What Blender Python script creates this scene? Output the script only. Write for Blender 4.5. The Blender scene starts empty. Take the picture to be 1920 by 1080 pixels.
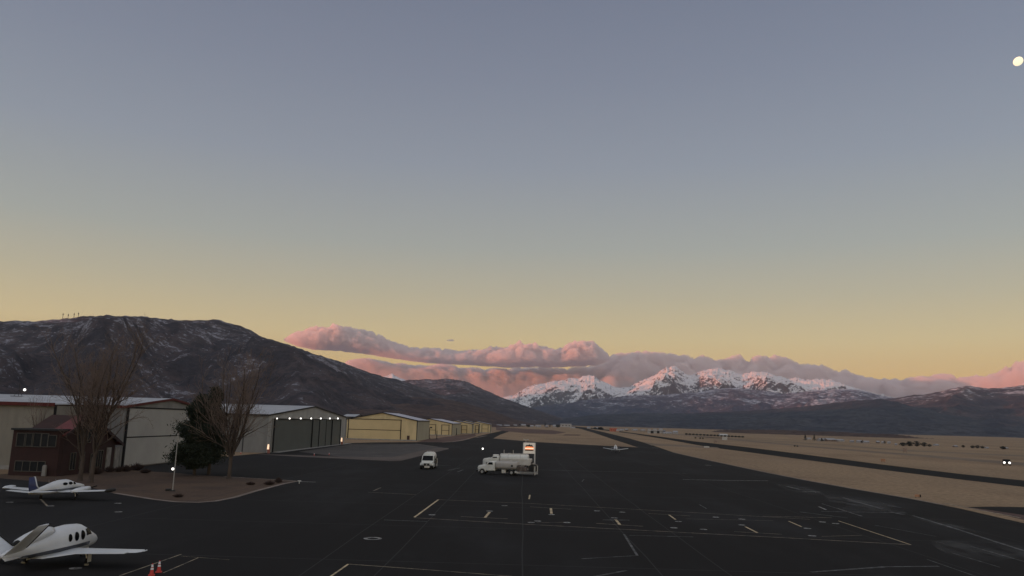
import bpy, bmesh, math, random
import numpy as np
from mathutils import Vector, Matrix
R = math.radians
SC = bpy.context.scene
COL = SC.collection

# ---------------------------------------------------------------- camera
CAM_H, FPX = 8.0, 1450.0
PITCH, ROLL, YAW = R(9.82), R(1.5), R(1.0)
FWD = Vector((-math.sin(YAW) * math.cos(PITCH), math.cos(YAW) * math.cos(PITCH), math.sin(PITCH)))
RT0 = Vector((math.cos(YAW), math.sin(YAW), 0))
UP0 = RT0.cross(FWD)
RT = RT0 * math.cos(ROLL) + UP0 * math.sin(ROLL)
UP = UP0 * math.cos(ROLL) - RT0 * math.sin(ROLL)
cam = bpy.data.cameras.new('camera')
cam.sensor_width = 36.0
cam.lens = 36.0 * FPX / 1920.0
cam.clip_start, cam.clip_end = 0.3, 200000.0
camo = bpy.data.objects.new('camera', cam)
COL.objects.link(camo)
M3 = Matrix((RT, UP, -FWD)).transposed()
camo.matrix_world = Matrix.Translation((0, 0, CAM_H)) @ M3.to_4x4()
SC.camera = camo
ORG = Vector((0, 0, CAM_H))

def ray(u, v):
    return FWD * FPX + RT * (u - 960.0) + UP * (540.0 - v)
def P(u, v, z=0.0):
    d = ray(u, v)
    return ORG + d * ((z - CAM_H) / d.z)
def PX(u, v, x):
    d = ray(u, v)
    return ORG + d * (x / d.x)
def PY(u, v, y):
    d = ray(u, v)
    return ORG + d * (y / d.y)
def PD(u, v, dist):
    d = ray(u, v)
    return ORG + d * (dist / math.hypot(d.x, d.y))

# ---------------------------------------------------------------- sun, sky, exposure
SUN_AZ, SUN_EL = R(-108), R(2.6)        # azimuth measured from +Y towards +X
sd = Vector((math.sin(SUN_AZ) * math.cos(SUN_EL), math.cos(SUN_AZ) * math.cos(SUN_EL), math.sin(SUN_EL)))
sl = bpy.data.lights.new('sun', 'SUN')
sl.energy = 5.0
sl.angle = R(0.5)
sl.color = (1.0, 0.27, 0.12)
so = bpy.data.objects.new('sun', sl)
COL.objects.link(so)
so.rotation_euler = sd.to_track_quat('Z', 'Y').to_euler()
so.location = (-60, -40, 90)

W = bpy.data.worlds.new('World')
SC.world = W
W.use_nodes = True
nt = W.node_tree
nt.nodes.clear()
def wn(t, **k):
    n = nt.nodes.new(t)
    for a, b in k.items(): setattr(n, a, b)
    return n
out = wn('ShaderNodeOutputWorld')
sky = wn('ShaderNodeTexSky', sky_type='NISHITA')
sky.sun_disc = False
sky.sun_elevation = SUN_EL
sky.sun_rotation = SUN_AZ
sky.air_density, sky.dust_density, sky.ozone_density = 1.0, 1.2, 2.0
bg1 = wn('ShaderNodeBackground'); bg1.inputs[1].default_value = 0.05
nt.links.new(sky.outputs[0], bg1.inputs[0])
tc = wn('ShaderNodeTexCoord')
sep = wn('ShaderNodeSeparateXYZ')
nt.links.new(tc.outputs['Generated'], sep.inputs[0])
rmp = wn('ShaderNodeValToRGB')
mrs = wn('ShaderNodeMapRange')
mrs.inputs[1].default_value, mrs.inputs[2].default_value = -0.1, 1.0
nt.links.new(sep.outputs[2], mrs.inputs[0]); nt.links.new(mrs.outputs[0], rmp.inputs[0])
SKY = [(-0.1, (0.10, 0.10, 0.12)), (-0.03, (0.13, 0.12, 0.13)), (0.0, (0.62, 0.38, 0.13)), (0.06, (0.66, 0.43, 0.135)), (0.105, (0.60, 0.475, 0.23)),
       (0.16, (0.455, 0.41, 0.275)), (0.22, (0.345, 0.357, 0.316)), (0.32, (0.258, 0.283, 0.325)), (0.42, (0.203, 0.226, 0.285)),
       (0.52, (0.16, 0.182, 0.245)), (0.66, (0.23, 0.235, 0.26)), (0.8, (0.34, 0.34, 0.345)), (1.0, (0.38, 0.375, 0.38))]
SKY = [((z_ + 0.1) / 1.1, c_) for z_, c_ in SKY]
cr = rmp.color_ramp
cr.elements[0].position = SKY[0][0]; cr.elements[0].color = (*SKY[0][1], 1)
cr.elements[1].position = 1.0; cr.elements[1].color = (*SKY[-1][1], 1)
for p_, c_ in SKY[1:-1]:
    e = cr.elements.new(p_); e.color = (*c_, 1)
bg2 = wn('ShaderNodeBackground')
# the half of the sky behind the camera, where dawn breaks, is the brighter one
mr2 = wn('ShaderNodeMapRange', interpolation_type='SMOOTHSTEP')
mr2.inputs[1].default_value, mr2.inputs[2].default_value, mr2.inputs[3].default_value, mr2.inputs[4].default_value = 0.25, -0.75, 0.92, 2.3
nt.links.new(sep.outputs[1], mr2.inputs[0]); nt.links.new(mr2.outputs[0], bg2.inputs[1])
nt.links.new(rmp.outputs[0], bg2.inputs[0])
add = wn('ShaderNodeAddShader')
nt.links.new(bg1.outputs[0], add.inputs[0]); nt.links.new(bg2.outputs[0], add.inputs[1])
nt.links.new(add.outputs[0], out.inputs[0])

SC.view_settings.view_transform = 'Standard'
SC.view_settings.look = 'None'
SC.view_settings.exposure = 0.0
SC.view_settings.gamma = 1.0
SC.render.engine = 'CYCLES'
SC.cycles.max_bounces = 8
SC.cycles.volume_bounces = 5
SC.cycles.diffuse_bounces = 3
SC.cycles.use_denoising = True

# ---------------------------------------------------------------- materials
MATS = {}
def mat(name, c, rough=0.7, c2=None, scale=2.0, detail=4, metallic=0.0, bump=0.0, emit=None, estr=0.0, lo=0.35, hi=0.65, stretch=(1, 1, 1), spec=0.3, obj=True, wave=None):
    if name in MATS: return MATS[name]
    m = bpy.data.materials.new(name)
    m.use_nodes = True
    t = m.node_tree
    b = t.nodes['Principled BSDF']
    b.inputs['Roughness'].default_value = rough
    b.inputs['Metallic'].default_value = metallic
    b.inputs['Specular IOR Level'].default_value = spec
    tcn = t.nodes.new('ShaderNodeTexCoord')
    mp = t.nodes.new('ShaderNodeMapping')
    mp.inputs['Scale'].default_value = stretch
    t.links.new(tcn.outputs['Object' if obj else 'Generated'], mp.inputs[0])
    nz = t.nodes.new('ShaderNodeTexNoise')
    nz.inputs['Scale'].default_value = scale
    nz.inputs['Detail'].default_value = detail
    nz.inputs['Roughness'].default_value = 0.62
    t.links.new(mp.outputs[0], nz.inputs['Vector'])
    rp = t.nodes.new('ShaderNodeValToRGB')
    rp.color_ramp.elements[0].position = lo
    rp.color_ramp.elements[1].position = hi
    c2 = c2 or tuple(x * 0.8 for x in c)
    rp.color_ramp.elements[0].color = (*c, 1)
    rp.color_ramp.elements[1].color = (*c2, 1)
    t.links.new(nz.outputs[0], rp.inputs[0])
    t.links.new(rp.outputs[0], b.inputs['Base Color'])
    if wave:      # corrugation bump: (axis, scale, strength)
        wv = t.nodes.new('ShaderNodeTexWave')
        wv.bands_direction = wave[0]
        wv.inputs['Scale'].default_value = wave[1]
        t.links.new(tcn.outputs['Object'], wv.inputs['Vector'])
        bp = t.nodes.new('ShaderNodeBump')
        bp.inputs['Strength'].default_value = wave[2]
        bp.inputs['Distance'].default_value = 0.04
        t.links.new(wv.outputs[1], bp.inputs['Height'])
        t.links.new(bp.outputs[0], b.inputs['Normal'])
    elif bump:
        bp = t.nodes.new('ShaderNodeBump')
        bp.inputs['Strength'].default_value = bump
        bp.inputs['Distance'].default_value = 0.05
        t.links.new(nz.outputs[0], bp.inputs['Height'])
        t.links.new(bp.outputs[0], b.inputs['Normal'])
    if emit:
        b.inputs['Emission Color'].default_value = (*emit, 1)
        b.inputs['Emission Strength'].default_value = estr
    MATS[name] = m
    return m

# ---------------------------------------------------------------- object helpers
def obj(name, me, m=None, parent=None, smooth=False):
    if isinstance(me, bmesh.types.BMesh):
        bm = me
        me = bpy.data.meshes.new(name)
        bm.to_mesh(me); bm.free()
    o = bpy.data.objects.new(name, me)
    COL.objects.link(o)
    if m: me.materials.append(m)
    if parent: o.parent = parent
    if smooth:
        for p in me.polygons: p.use_smooth = True
    return o
def tag(o, label=None, cat=None, group=None, kind=None):
    if label: o['label'] = label
    if cat: o['category'] = cat
    if group: o['group'] = group
    if kind: o['kind'] = kind
    return o
def thing(name, loc, rz, label, cat, group=None):
    o = bpy.data.objects.new(name, None)
    o.empty_display_size = 0.5
    COL.objects.link(o)
    o.location = loc; o.rotation_euler = (0, 0, rz)
    return tag(o, label, cat, group)
def copy_tree(o, parent=None):
    c = o.copy(); COL.objects.link(c)
    if parent: c.parent = parent
    for ch in [x for x in COL.objects if x.parent == o]:
        copy_tree(ch, c)
    return c
def box(bm, c, s, rz=0.0, bev=0.0):
    m = Matrix.Translation(c) @ Matrix.Rotation(rz, 4, 'Z') @ Matrix.Diagonal((s[0], s[1], s[2], 1))
    r = bmesh.ops.create_cube(bm, size=1.0, matrix=m)
    if bev:
        es = list({e for v in r['verts'] for e in v.link_edges})
        bmesh.ops.bevel(bm, geom=es, offset=bev, segments=2, affect='EDGES', profile=0.5)
    return r['verts']
def bx(c, s, rz=0.0, bev=0.0):
    bm = bmesh.new(); box(bm, c, s, rz, bev); return bm
def tube(bm, a, b, r0, r1=None, n=8, caps=True):
    a, b = Vector(a), Vector(b)
    r1 = r0 if r1 is None else r1
    d = (b - a)
    q = d.to_track_quat('Z', 'Y')
    va, vb = [], []
    for i in range(n):
        t = 2 * math.pi * i / n
        o = q @ Vector((math.cos(t), math.sin(t), 0))
        va.append(bm.verts.new(a + o * r0)); vb.append(bm.verts.new(b + o * r1))
    for i in range(n):
        j = (i + 1) % n
        bm.faces.new((va[i], va[j], vb[j], vb[i]))
    if caps:
        bm.faces.new(va[::-1]); bm.faces.new(vb)
def loft(bm, rings, caps=True):
    vs = [[bm.verts.new(p) for p in r] for r in rings]
    n = len(rings[0])
    for a, b in zip(vs, vs[1:]):
        for i in range(n):
            j = (i + 1) % n
            bm.faces.new((a[i], a[j], b[j], b[i]))
    if caps:
        bm.faces.new(vs[0][::-1]); bm.faces.new(vs[-1])
    bmesh.ops.recalc_face_normals(bm, faces=bm.faces)
def prism(bm, pts, axis, a, b):
    """extrude a 2D outline along an axis: 'X' pts=(y,z), 'Y' pts=(x,z), 'Z' pts=(x,y)"""
    def mk(p, t):
        return {'X': (t, p[0], p[1]), 'Y': (p[0], t, p[1]), 'Z': (p[0], p[1], t)}[axis]
    loft(bm, [[mk(p, a) for p in pts], [mk(p, b) for p in pts]])
def sheet(name, pts, z, m, label=None, cat=None, kind=None, parent=None):
    bm = bmesh.new()
    f = bm.faces.new([bm.verts.new((p[0], p[1], z)) for p in pts])
    bmesh.ops.recalc_face_normals(bm, faces=[f])
    if f.normal.z < 0: f.normal_flip()
    bmesh.ops.triangulate(bm, faces=bm.faces, ngon_method='EAR_CLIP')
    o = obj(name, bm, m, parent)
    return tag(o, label, cat, None, kind)
def pxs(*pts): return [P(u, v) for u, v in pts]

# ---------------------------------------------------------------- numpy noise
def vnoise(x, y, seed=0):
    xi, yi = np.floor(x).astype(np.int64), np.floor(y).astype(np.int64)
    xf, yf = x - xi, y - yi
    def h(a, b):
        n = (a * 374761393 + b * 668265263 + seed * 974634777) & 0xffffffff
        n = ((n ^ (n >> 13)) * 1274126177) & 0xffffffff
        n = n ^ (n >> 16)
        return (n & 0xffffff) / float(0xffffff)
    sx, sy = xf * xf * xf * (xf * (xf * 6 - 15) + 10), yf * yf * yf * (yf * (yf * 6 - 15) + 10)
    a, b, c, d = h(xi, yi), h(xi + 1, yi), h(xi, yi + 1), h(xi + 1, yi + 1)
    return (a * (1 - sx) + b * sx) * (1 - sy) + (c * (1 - sx) + d * sx) * sy
def fbm(x, y, oct=5, seed=0, gain=0.5):
    s, a, t = 0, 1, 0
    for i in range(oct):
        s = s + a * vnoise(x * 2 ** i + 17.3 * i, y * 2 ** i - 9.1 * i, seed + i); t += a; a *= gain
    return s / t
def ridged(x, y, oct=5, seed=0, gain=0.5):
    s, a, t, w = 0, 1, 0, 1
    for i in range(oct):
        n = 1 - np.abs(2 * vnoise(x * 2 ** i + 7.7 * i, y * 2 ** i + 3.3 * i, seed + i) - 1)
        n = n * n
        s = s + a * n * w; w = np.clip(n * 1.6, 0, 1); t += a; a *= gain
    return s / t
def smooth01(t): t = np.clip(t, 0, 1); return t * t * (3 - 2 * t)

def grid_mesh(name, X, Y, Z, m, parent=None, closed=False):
    nr, nc = X.shape
    co = np.stack([X, Y, Z], -1).reshape(-1, 3)
    i, j = np.meshgrid(np.arange(nr - 1), np.arange(nc if closed else nc - 1), indexing='ij')
    j2 = (j + 1) % nc
    f = np.stack([i * nc + j, i * nc + j2, (i + 1) * nc + j2, (i + 1) * nc + j], -1).reshape(-1, 4)
    me = bpy.data.meshes.new(name)
    me.vertices.add(len(co)); me.vertices.foreach_set('co', co.ravel().astype(np.float32))
    me.loops.add(f.size); me.loops.foreach_set('vertex_index', f.ravel().astype(np.int32))
    me.polygons.add(len(f)); me.polygons.foreach_set('loop_start', np.arange(0, f.size, 4, dtype=np.int32))
    me.polygons.foreach_set('use_smooth', np.ones(len(f), bool))
    me.update(); me.validate()
    return obj(name, me, m, parent)
# ---------------------------------------------------------------- terrain
def azel(u, v):
    d = ray(u, v)
    return math.atan2(d.x, d.y), d.z / math.hypot(d.x, d.y)
def range_hill(name, crest, Rf, Rb, nu, nf, nb, m, shape=1.25, gx=1.0, gy=0.35, amp=0.18, seed=1, rough=0.006, spurs=(), az_l=None, az_r=None, base=-6.0, oct=6, back=0.8, fine=0.02, gscale=1.0):
    """a mountain: each bearing has a crest at its own distance; the front slope runs from Rf, the back falls to Rb"""
    A, T, D = [], [], []
    for u, v, d in crest:
        a, t = azel(u, v)
        A.append(a); T.append(t * d + CAM_H); D.append(d)
    if az_l:
        for a, z, d in az_l[::-1]: A.insert(0, R(a)); T.insert(0, z); D.insert(0, d)
    if az_r:
        for a, z, d in az_r: A.append(R(a)); T.append(z); D.append(d)
    A, T, D = map(np.array, (A, T, D))
    a = np.linspace(A[0], A[-1], nu)
    zc = np.interp(a, A, T); dc = np.interp(a, A, D)
    k = max(3, nu // 260) | 1
    ker = np.hanning(k + 2)[1:-1]; ker /= ker.sum()
    dcs = np.convolve(np.pad(dc, k * 6, 'edge'), np.ones(12 * k + 1) / (12 * k + 1), 'valid')
    zc = np.convolve(np.pad(zc, k // 2, 'edge'), ker, 'valid')
    zc = zc + (fbm(a * 900, a * 0, 5, seed + 50) - 0.5) * rough * 2 * dcs * 0.1
    ks = max(9, nu // 22) | 1
    kr = np.hanning(ks + 2)[1:-1]; kr /= kr.sum()
    zs = np.convolve(np.pad(zc, ks // 2, 'edge'), kr, 'valid')
    rf = Rf if not callable(Rf) else Rf(a)
    t = np.concatenate([np.linspace(0, 1, nf), 1 + np.linspace(0, 1, nb + 1)[1:]])
    TT, AA = np.meshgrid(t, a, indexing='ij')
    DC = dcs[None, :]; ZC = zc[None, :]; ZC0 = ZC
    tf = np.clip(TT, 0, 1); tb = np.clip(TT - 1, 0, 1)
    RR = rf + (DC - rf) * tf + (Rb - DC) * tb
    X, Y = RR * np.sin(AA), RR * np.cos(AA)
    front = tf ** shape
    ZC = np.where(TT < 1, zs[None, :] + (zc - zs)[None, :] * tf ** 7, ZC)
    w = np.sin(np.pi * np.clip(tf, 0, 1) ** 0.9) ** (1.1 if shape > 1.25 else 0.8) * (tf < 1)
    # gullies run down the slope: fine across, long along; bent by a warp
    L = dcs.mean() * 0.12 * gscale
    wx = (fbm(X / L * 0.5, Y / L * 0.5, 3, seed + 9) - 0.5) * 1.6
    px_, py_ = AA * dcs.mean() / L * gx + wx, RR / L * gy + wx * 0.5
    rg = 0.5 * (ridged(px_ + 0.45 * py_, py_, oct, seed, 0.55) + ridged(px_ * 1.1 - 0.5 * py_ + 9, py_ * 1.1, oct, seed + 70, 0.55)) if shape > 1.1 else ridged(px_, py_, oct, seed, 0.55)
    fb = fbm(X / L * 1.4, Y / L * 1.4, oct, seed + 3) - 0.5
    Z = base + (ZC - base) * front
    Z = Z + (ZC - base) * w * ((rg - 0.45) * amp + fb * amp * 0.7)
    for (su, stop, wd, h, slant) in spurs:      # hand placed spur ridges
        sa = azel(su, 700)[0]
        off = (AA - sa) - slant * (1 - tf)
        Z = Z + (ZC - base) * h * np.exp(-(off / wd) ** 2) * np.sin(np.pi * np.clip(tf / stop, 0, 1)) * (tf < stop)
    fd = fbm(X / L * 14, Y / L * 14, 4, seed + 6, 0.6) - 0.5
    Z = Z + fd * fine * L * np.clip(tf * 4, 0, 1)
    # nothing on the front slope may stand above the sight line to its crest
    lim = CAM_H + (ZC0 - CAM_H) * RR / DC - 0.004 * (DC - RR)
    Z = np.where(TT < 1, np.minimum(Z, lim + (Z - lim) * 0.02), Z)
    bk = (1 - tb) ** back
    Z = np.where(TT > 1, base + (Z - base) * bk + (ridged(X / L, Y / L, 4, seed + 20) - 0.5) * amp * 0.6 * (ZC - base) * np.sin(np.pi * tb), Z)
    return grid_mesh(name, X, Y, Z, m)

def hill_mat(name, brush, soil, snow, s_amt, zlo, zhi, scale, rockface=None, streak=(1, 1, 1), steep=0.0, snowc=(0.72, 0.74, 0.78), soft=0.06):
    m = bpy.data.materials.new(name); m.use_nodes = True
    t = m.node_tree; N = t.nodes; Lk = t.links
    b = N['Principled BSDF']; b.inputs['Roughness'].default_value = 0.95; b.inputs['Specular IOR Level'].default_value = 0.05
    g = N.new('ShaderNodeNewGeometry')
    def noise(sc, det=6, st=(1, 1, 1), ro=0.6):
        mp = N.new('ShaderNodeMapping'); mp.inputs['Scale'].default_value = st
        Lk.new(g.outputs['Position'], mp.inputs[0])
        n = N.new('ShaderNodeTexNoise'); n.inputs['Scale'].default_value = sc; n.inputs['Detail'].default_value = det
        n.inputs['Distortion'].default_value = 0.6; n.inputs['Roughness'].default_value = ro
        Lk.new(mp.outputs[0], n.inputs['Vector']); return n.outputs[0]
    def ma(op, a, b_=None, c=None, clamp=False):
        n = N.new('ShaderNodeMath'); n.operation = op; n.use_clamp = clamp
        for i, v in enumerate((a, b_, c)):
            if v is None: continue
            if isinstance(v, (int, float)): n.inputs[i].default_value = v
            else: Lk.new(v, n.inputs[i])
        return n.outputs[0]
    def ss(x, a, c):
        n = N.new('ShaderNodeMapRange'); n.interpolation_type = 'SMOOTHSTEP'
        n.inputs[1].default_value = a; n.inputs[2].default_value = c
        Lk.new(x, n.inputs[0]); return n.outputs[0]
    def mix(f, a, c):
        n = N.new('ShaderNodeMix'); n.data_type = 'RGBA'
        Lk.new(f, n.inputs[0])
        for i, v in ((6, a), (7, c)):
            if isinstance(v, tuple): n.inputs[i].default_value = (*v, 1)
            else: Lk.new(v, n.inputs[i])
        return n.outputs[2]
    sp = N.new('ShaderNodeSeparateXYZ'); Lk.new(g.outputs['Position'], sp.inputs[0])
    ns = N.new('ShaderNodeSeparateXYZ'); Lk.new(g.outputs['Normal'], ns.inputs[0])
    big = noise(scale * 0.12, 4); mid = noise(scale * 0.6, 6); fin = noise(scale * 3.0, 8, streak, 0.7)
    base = mix(ss(mid, 0.4, 0.6), brush, soil)
    base = mix(ma('MULTIPLY', ss(fin, 0.42, 0.62), 0.7), base, tuple(x * 0.5 for x in brush))
    hgt = ma('DIVIDE', ma('SUBTRACT', sp.outputs[2], zlo), zhi - zlo, clamp=True)
    val = ma('ADD', ma('MULTIPLY', fin, 0.55), ma('MULTIPLY', mid, 0.35))
    val = ma('ADD', val, ma('MULTIPLY', hgt, 0.22))
    val = ma('ADD', val, ma('MULTIPLY', ns.outputs[2], steep))
    val = ma('ADD', val, ma('MULTIPLY', ma('SUBTRACT', big, 0.5), 0.2))
    thr = s_amt
    col = mix(ss(val, thr, thr + soft), base, snowc)
    Lk.new(col, b.inputs['Base Color'])
    return m

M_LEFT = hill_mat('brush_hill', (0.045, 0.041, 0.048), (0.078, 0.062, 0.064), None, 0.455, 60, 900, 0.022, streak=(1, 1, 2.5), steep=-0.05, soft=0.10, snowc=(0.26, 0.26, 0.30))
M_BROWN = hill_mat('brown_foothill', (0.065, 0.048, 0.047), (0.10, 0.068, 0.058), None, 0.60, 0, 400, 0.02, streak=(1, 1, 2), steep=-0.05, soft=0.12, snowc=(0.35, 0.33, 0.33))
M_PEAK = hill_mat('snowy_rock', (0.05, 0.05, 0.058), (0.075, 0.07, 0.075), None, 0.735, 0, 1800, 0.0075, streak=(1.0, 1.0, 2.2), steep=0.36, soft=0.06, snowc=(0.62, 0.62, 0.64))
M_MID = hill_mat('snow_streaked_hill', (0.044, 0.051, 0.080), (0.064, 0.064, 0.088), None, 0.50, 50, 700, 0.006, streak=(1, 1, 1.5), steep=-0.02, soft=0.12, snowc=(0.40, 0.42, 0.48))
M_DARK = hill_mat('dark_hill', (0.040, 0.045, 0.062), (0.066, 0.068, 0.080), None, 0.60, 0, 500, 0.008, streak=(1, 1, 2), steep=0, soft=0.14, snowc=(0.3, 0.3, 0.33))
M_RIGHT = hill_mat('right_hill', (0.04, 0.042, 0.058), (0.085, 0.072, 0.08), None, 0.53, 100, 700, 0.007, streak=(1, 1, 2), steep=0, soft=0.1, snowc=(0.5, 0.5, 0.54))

S = lambda o: tag(o, kind='structure')
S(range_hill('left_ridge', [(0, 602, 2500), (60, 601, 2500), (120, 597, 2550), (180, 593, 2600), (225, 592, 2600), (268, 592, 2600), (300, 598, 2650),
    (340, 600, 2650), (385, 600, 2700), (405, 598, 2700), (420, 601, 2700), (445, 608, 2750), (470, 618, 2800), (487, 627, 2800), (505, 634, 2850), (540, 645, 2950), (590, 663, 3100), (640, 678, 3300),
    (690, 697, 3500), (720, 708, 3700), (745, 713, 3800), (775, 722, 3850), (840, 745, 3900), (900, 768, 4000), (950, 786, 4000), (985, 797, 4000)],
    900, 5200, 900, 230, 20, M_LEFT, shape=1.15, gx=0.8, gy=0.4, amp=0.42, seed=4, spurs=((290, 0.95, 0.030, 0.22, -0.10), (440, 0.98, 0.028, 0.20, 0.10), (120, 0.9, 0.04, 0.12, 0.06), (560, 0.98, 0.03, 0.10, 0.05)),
    az_l=[(-168, 240, 1900), (-140, 330, 2100), (-110, 360, 2300), (-80, 350, 2400), (-55, 330, 2500)], fine=0.03))  # unseen crest added to the left and behind, to shade the valley
S(range_hill('second_ridge', [(640, 745, 5200), (700, 728, 5200), (745, 715, 5200), (790, 711, 5200), (838, 710, 5200), (870, 714, 5100), (900, 727, 5000), (940, 745, 4900), (990, 763, 4800),
    (1040, 780, 4700), (1080, 794, 4600), (1110, 800, 4600)], 2900, 7000, 420, 130, 14, M_LEFT, shape=1.1, amp=0.22, gx=0.7, seed=12, fine=0.02))
S(range_hill('brown_foothill', [(520, 752, 2000), (600, 748, 2100), (680, 745, 2200), (760, 744, 2300), (830, 748, 2300), (880, 758, 2300), (930, 774, 2300), (965, 786, 2300), (1010, 798, 2300)],
    800, 2900, 380, 100, 12, M_BROWN, shape=1.2, amp=0.2, seed=23, fine=0.02))
PKD = 13000
peak = [(925, 752), (945, 745), (965, 740), (985, 728), (1000, 722), (1020, 719), (1040, 714), (1062, 711), (1080, 709), (1095, 706), (1108, 704), (1114, 702), (1122, 710), (1134, 716), (1148, 724), (1158, 728), (1168, 727),
        (1180, 728), (1188, 722), (1200, 714), (1213, 709), (1225, 703), (1240, 695), (1246, 692), (1249, 687), (1254, 690), (1258, 686), (1264, 685), (1269, 688), (1274, 694), (1282, 699), (1292, 701),
        (1304, 701), (1320, 694), (1336, 690), (1352, 690), (1368, 694), (1382, 701), (1392, 702), (1404, 698), (1416, 696), (1432, 698), (1446, 701), (1462, 705), (1476, 711), (1490, 708), (1510, 712), (1530, 711), (1560, 713), (1590, 724), (1620, 733), (1650, 740), (1690, 748), (1730, 752)]
S(range_hill('snow_mountain', [(u, v, PKD) for u, v in peak], 9300, 15200, 1500, 300, 16, M_PEAK, shape=1.15, gx=0.8, gy=0.7, amp=0.8, seed=31, rough=0.007, fine=0.05, oct=7, gscale=0.75, base=-100, spurs=((1252, 0.94, 0.016, 0.30, -0.012), (1112, 0.94, 0.017, 0.22, -0.01), (1345, 0.94, 0.016, 0.18, 0.01), (1425, 0.94, 0.014, 0.20, 0.012), (1040, 0.94, 0.018, 0.16, -0.02), (1190, 0.9, 0.012, 0.14, -0.02), (1300, 0.9, 0.010, -0.12, 0.0), (1160, 0.95, 0.012, -0.16, 0.0))))
S(range_hill('far_snow_peak', [(690, 716, 14500), (706, 712, 14500), (718, 706, 14500), (727, 704, 14500), (735, 700, 14500), (742, 705, 14500), (752, 710, 14500), (775, 716, 14500), (820, 722, 14500)], 12500, 16000, 120, 50, 6, M_PEAK, shape=0.9, gx=0.9, gy=0.6, amp=0.4, seed=91, gscale=0.5))
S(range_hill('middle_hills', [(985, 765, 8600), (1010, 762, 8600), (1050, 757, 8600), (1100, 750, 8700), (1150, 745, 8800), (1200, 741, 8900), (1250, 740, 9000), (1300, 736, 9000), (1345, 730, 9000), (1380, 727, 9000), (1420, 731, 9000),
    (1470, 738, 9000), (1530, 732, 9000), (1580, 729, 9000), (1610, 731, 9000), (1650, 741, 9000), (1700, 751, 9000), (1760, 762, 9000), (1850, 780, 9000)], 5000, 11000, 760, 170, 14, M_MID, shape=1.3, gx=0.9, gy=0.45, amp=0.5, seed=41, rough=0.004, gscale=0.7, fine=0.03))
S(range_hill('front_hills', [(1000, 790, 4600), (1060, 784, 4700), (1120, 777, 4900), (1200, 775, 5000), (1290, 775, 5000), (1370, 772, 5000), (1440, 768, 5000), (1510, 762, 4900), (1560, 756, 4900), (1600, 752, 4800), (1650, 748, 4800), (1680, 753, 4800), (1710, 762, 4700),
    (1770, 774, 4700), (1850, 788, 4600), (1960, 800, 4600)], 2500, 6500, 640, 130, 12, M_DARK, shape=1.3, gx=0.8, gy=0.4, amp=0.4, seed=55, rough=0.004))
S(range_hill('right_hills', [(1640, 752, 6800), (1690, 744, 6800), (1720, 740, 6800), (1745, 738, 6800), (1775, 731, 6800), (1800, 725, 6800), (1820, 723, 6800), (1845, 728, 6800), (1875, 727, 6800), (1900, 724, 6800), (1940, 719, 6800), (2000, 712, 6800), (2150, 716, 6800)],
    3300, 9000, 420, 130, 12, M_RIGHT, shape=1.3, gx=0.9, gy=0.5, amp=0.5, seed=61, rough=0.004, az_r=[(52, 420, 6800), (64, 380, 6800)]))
S(range_hill('low_bench', [(1290, 815, 1450), (1360, 806, 1450), (1430, 805, 1450), (1500, 808, 1400), (1560, 809, 1400), (1620, 813, 1350), (1680, 815, 1300), (1740, 822, 1300), (1850, 828, 1300), (2000, 831, 1200)],
    1000, 2400, 200, 30, 8, M_BROWN, shape=1.0, amp=0.1, seed=71))
# unseen range, added to keep the sun off the hills and lower mountain slopes
S(range_hill('sun_blocking_range', [], 6500, 15500, 200, 40, 20, M_MID, shape=1.0, amp=0.15, seed=81,
    az_l=[(-66, 500, 8800), (-54, 950, 9400), (-42, 1050, 10000), (-34, 1020, 11000), (-28, 600, 12000), (-25, 330, 12800), (-20.5, 200, 13300), (-18.5, 100, 13500)]))

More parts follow.
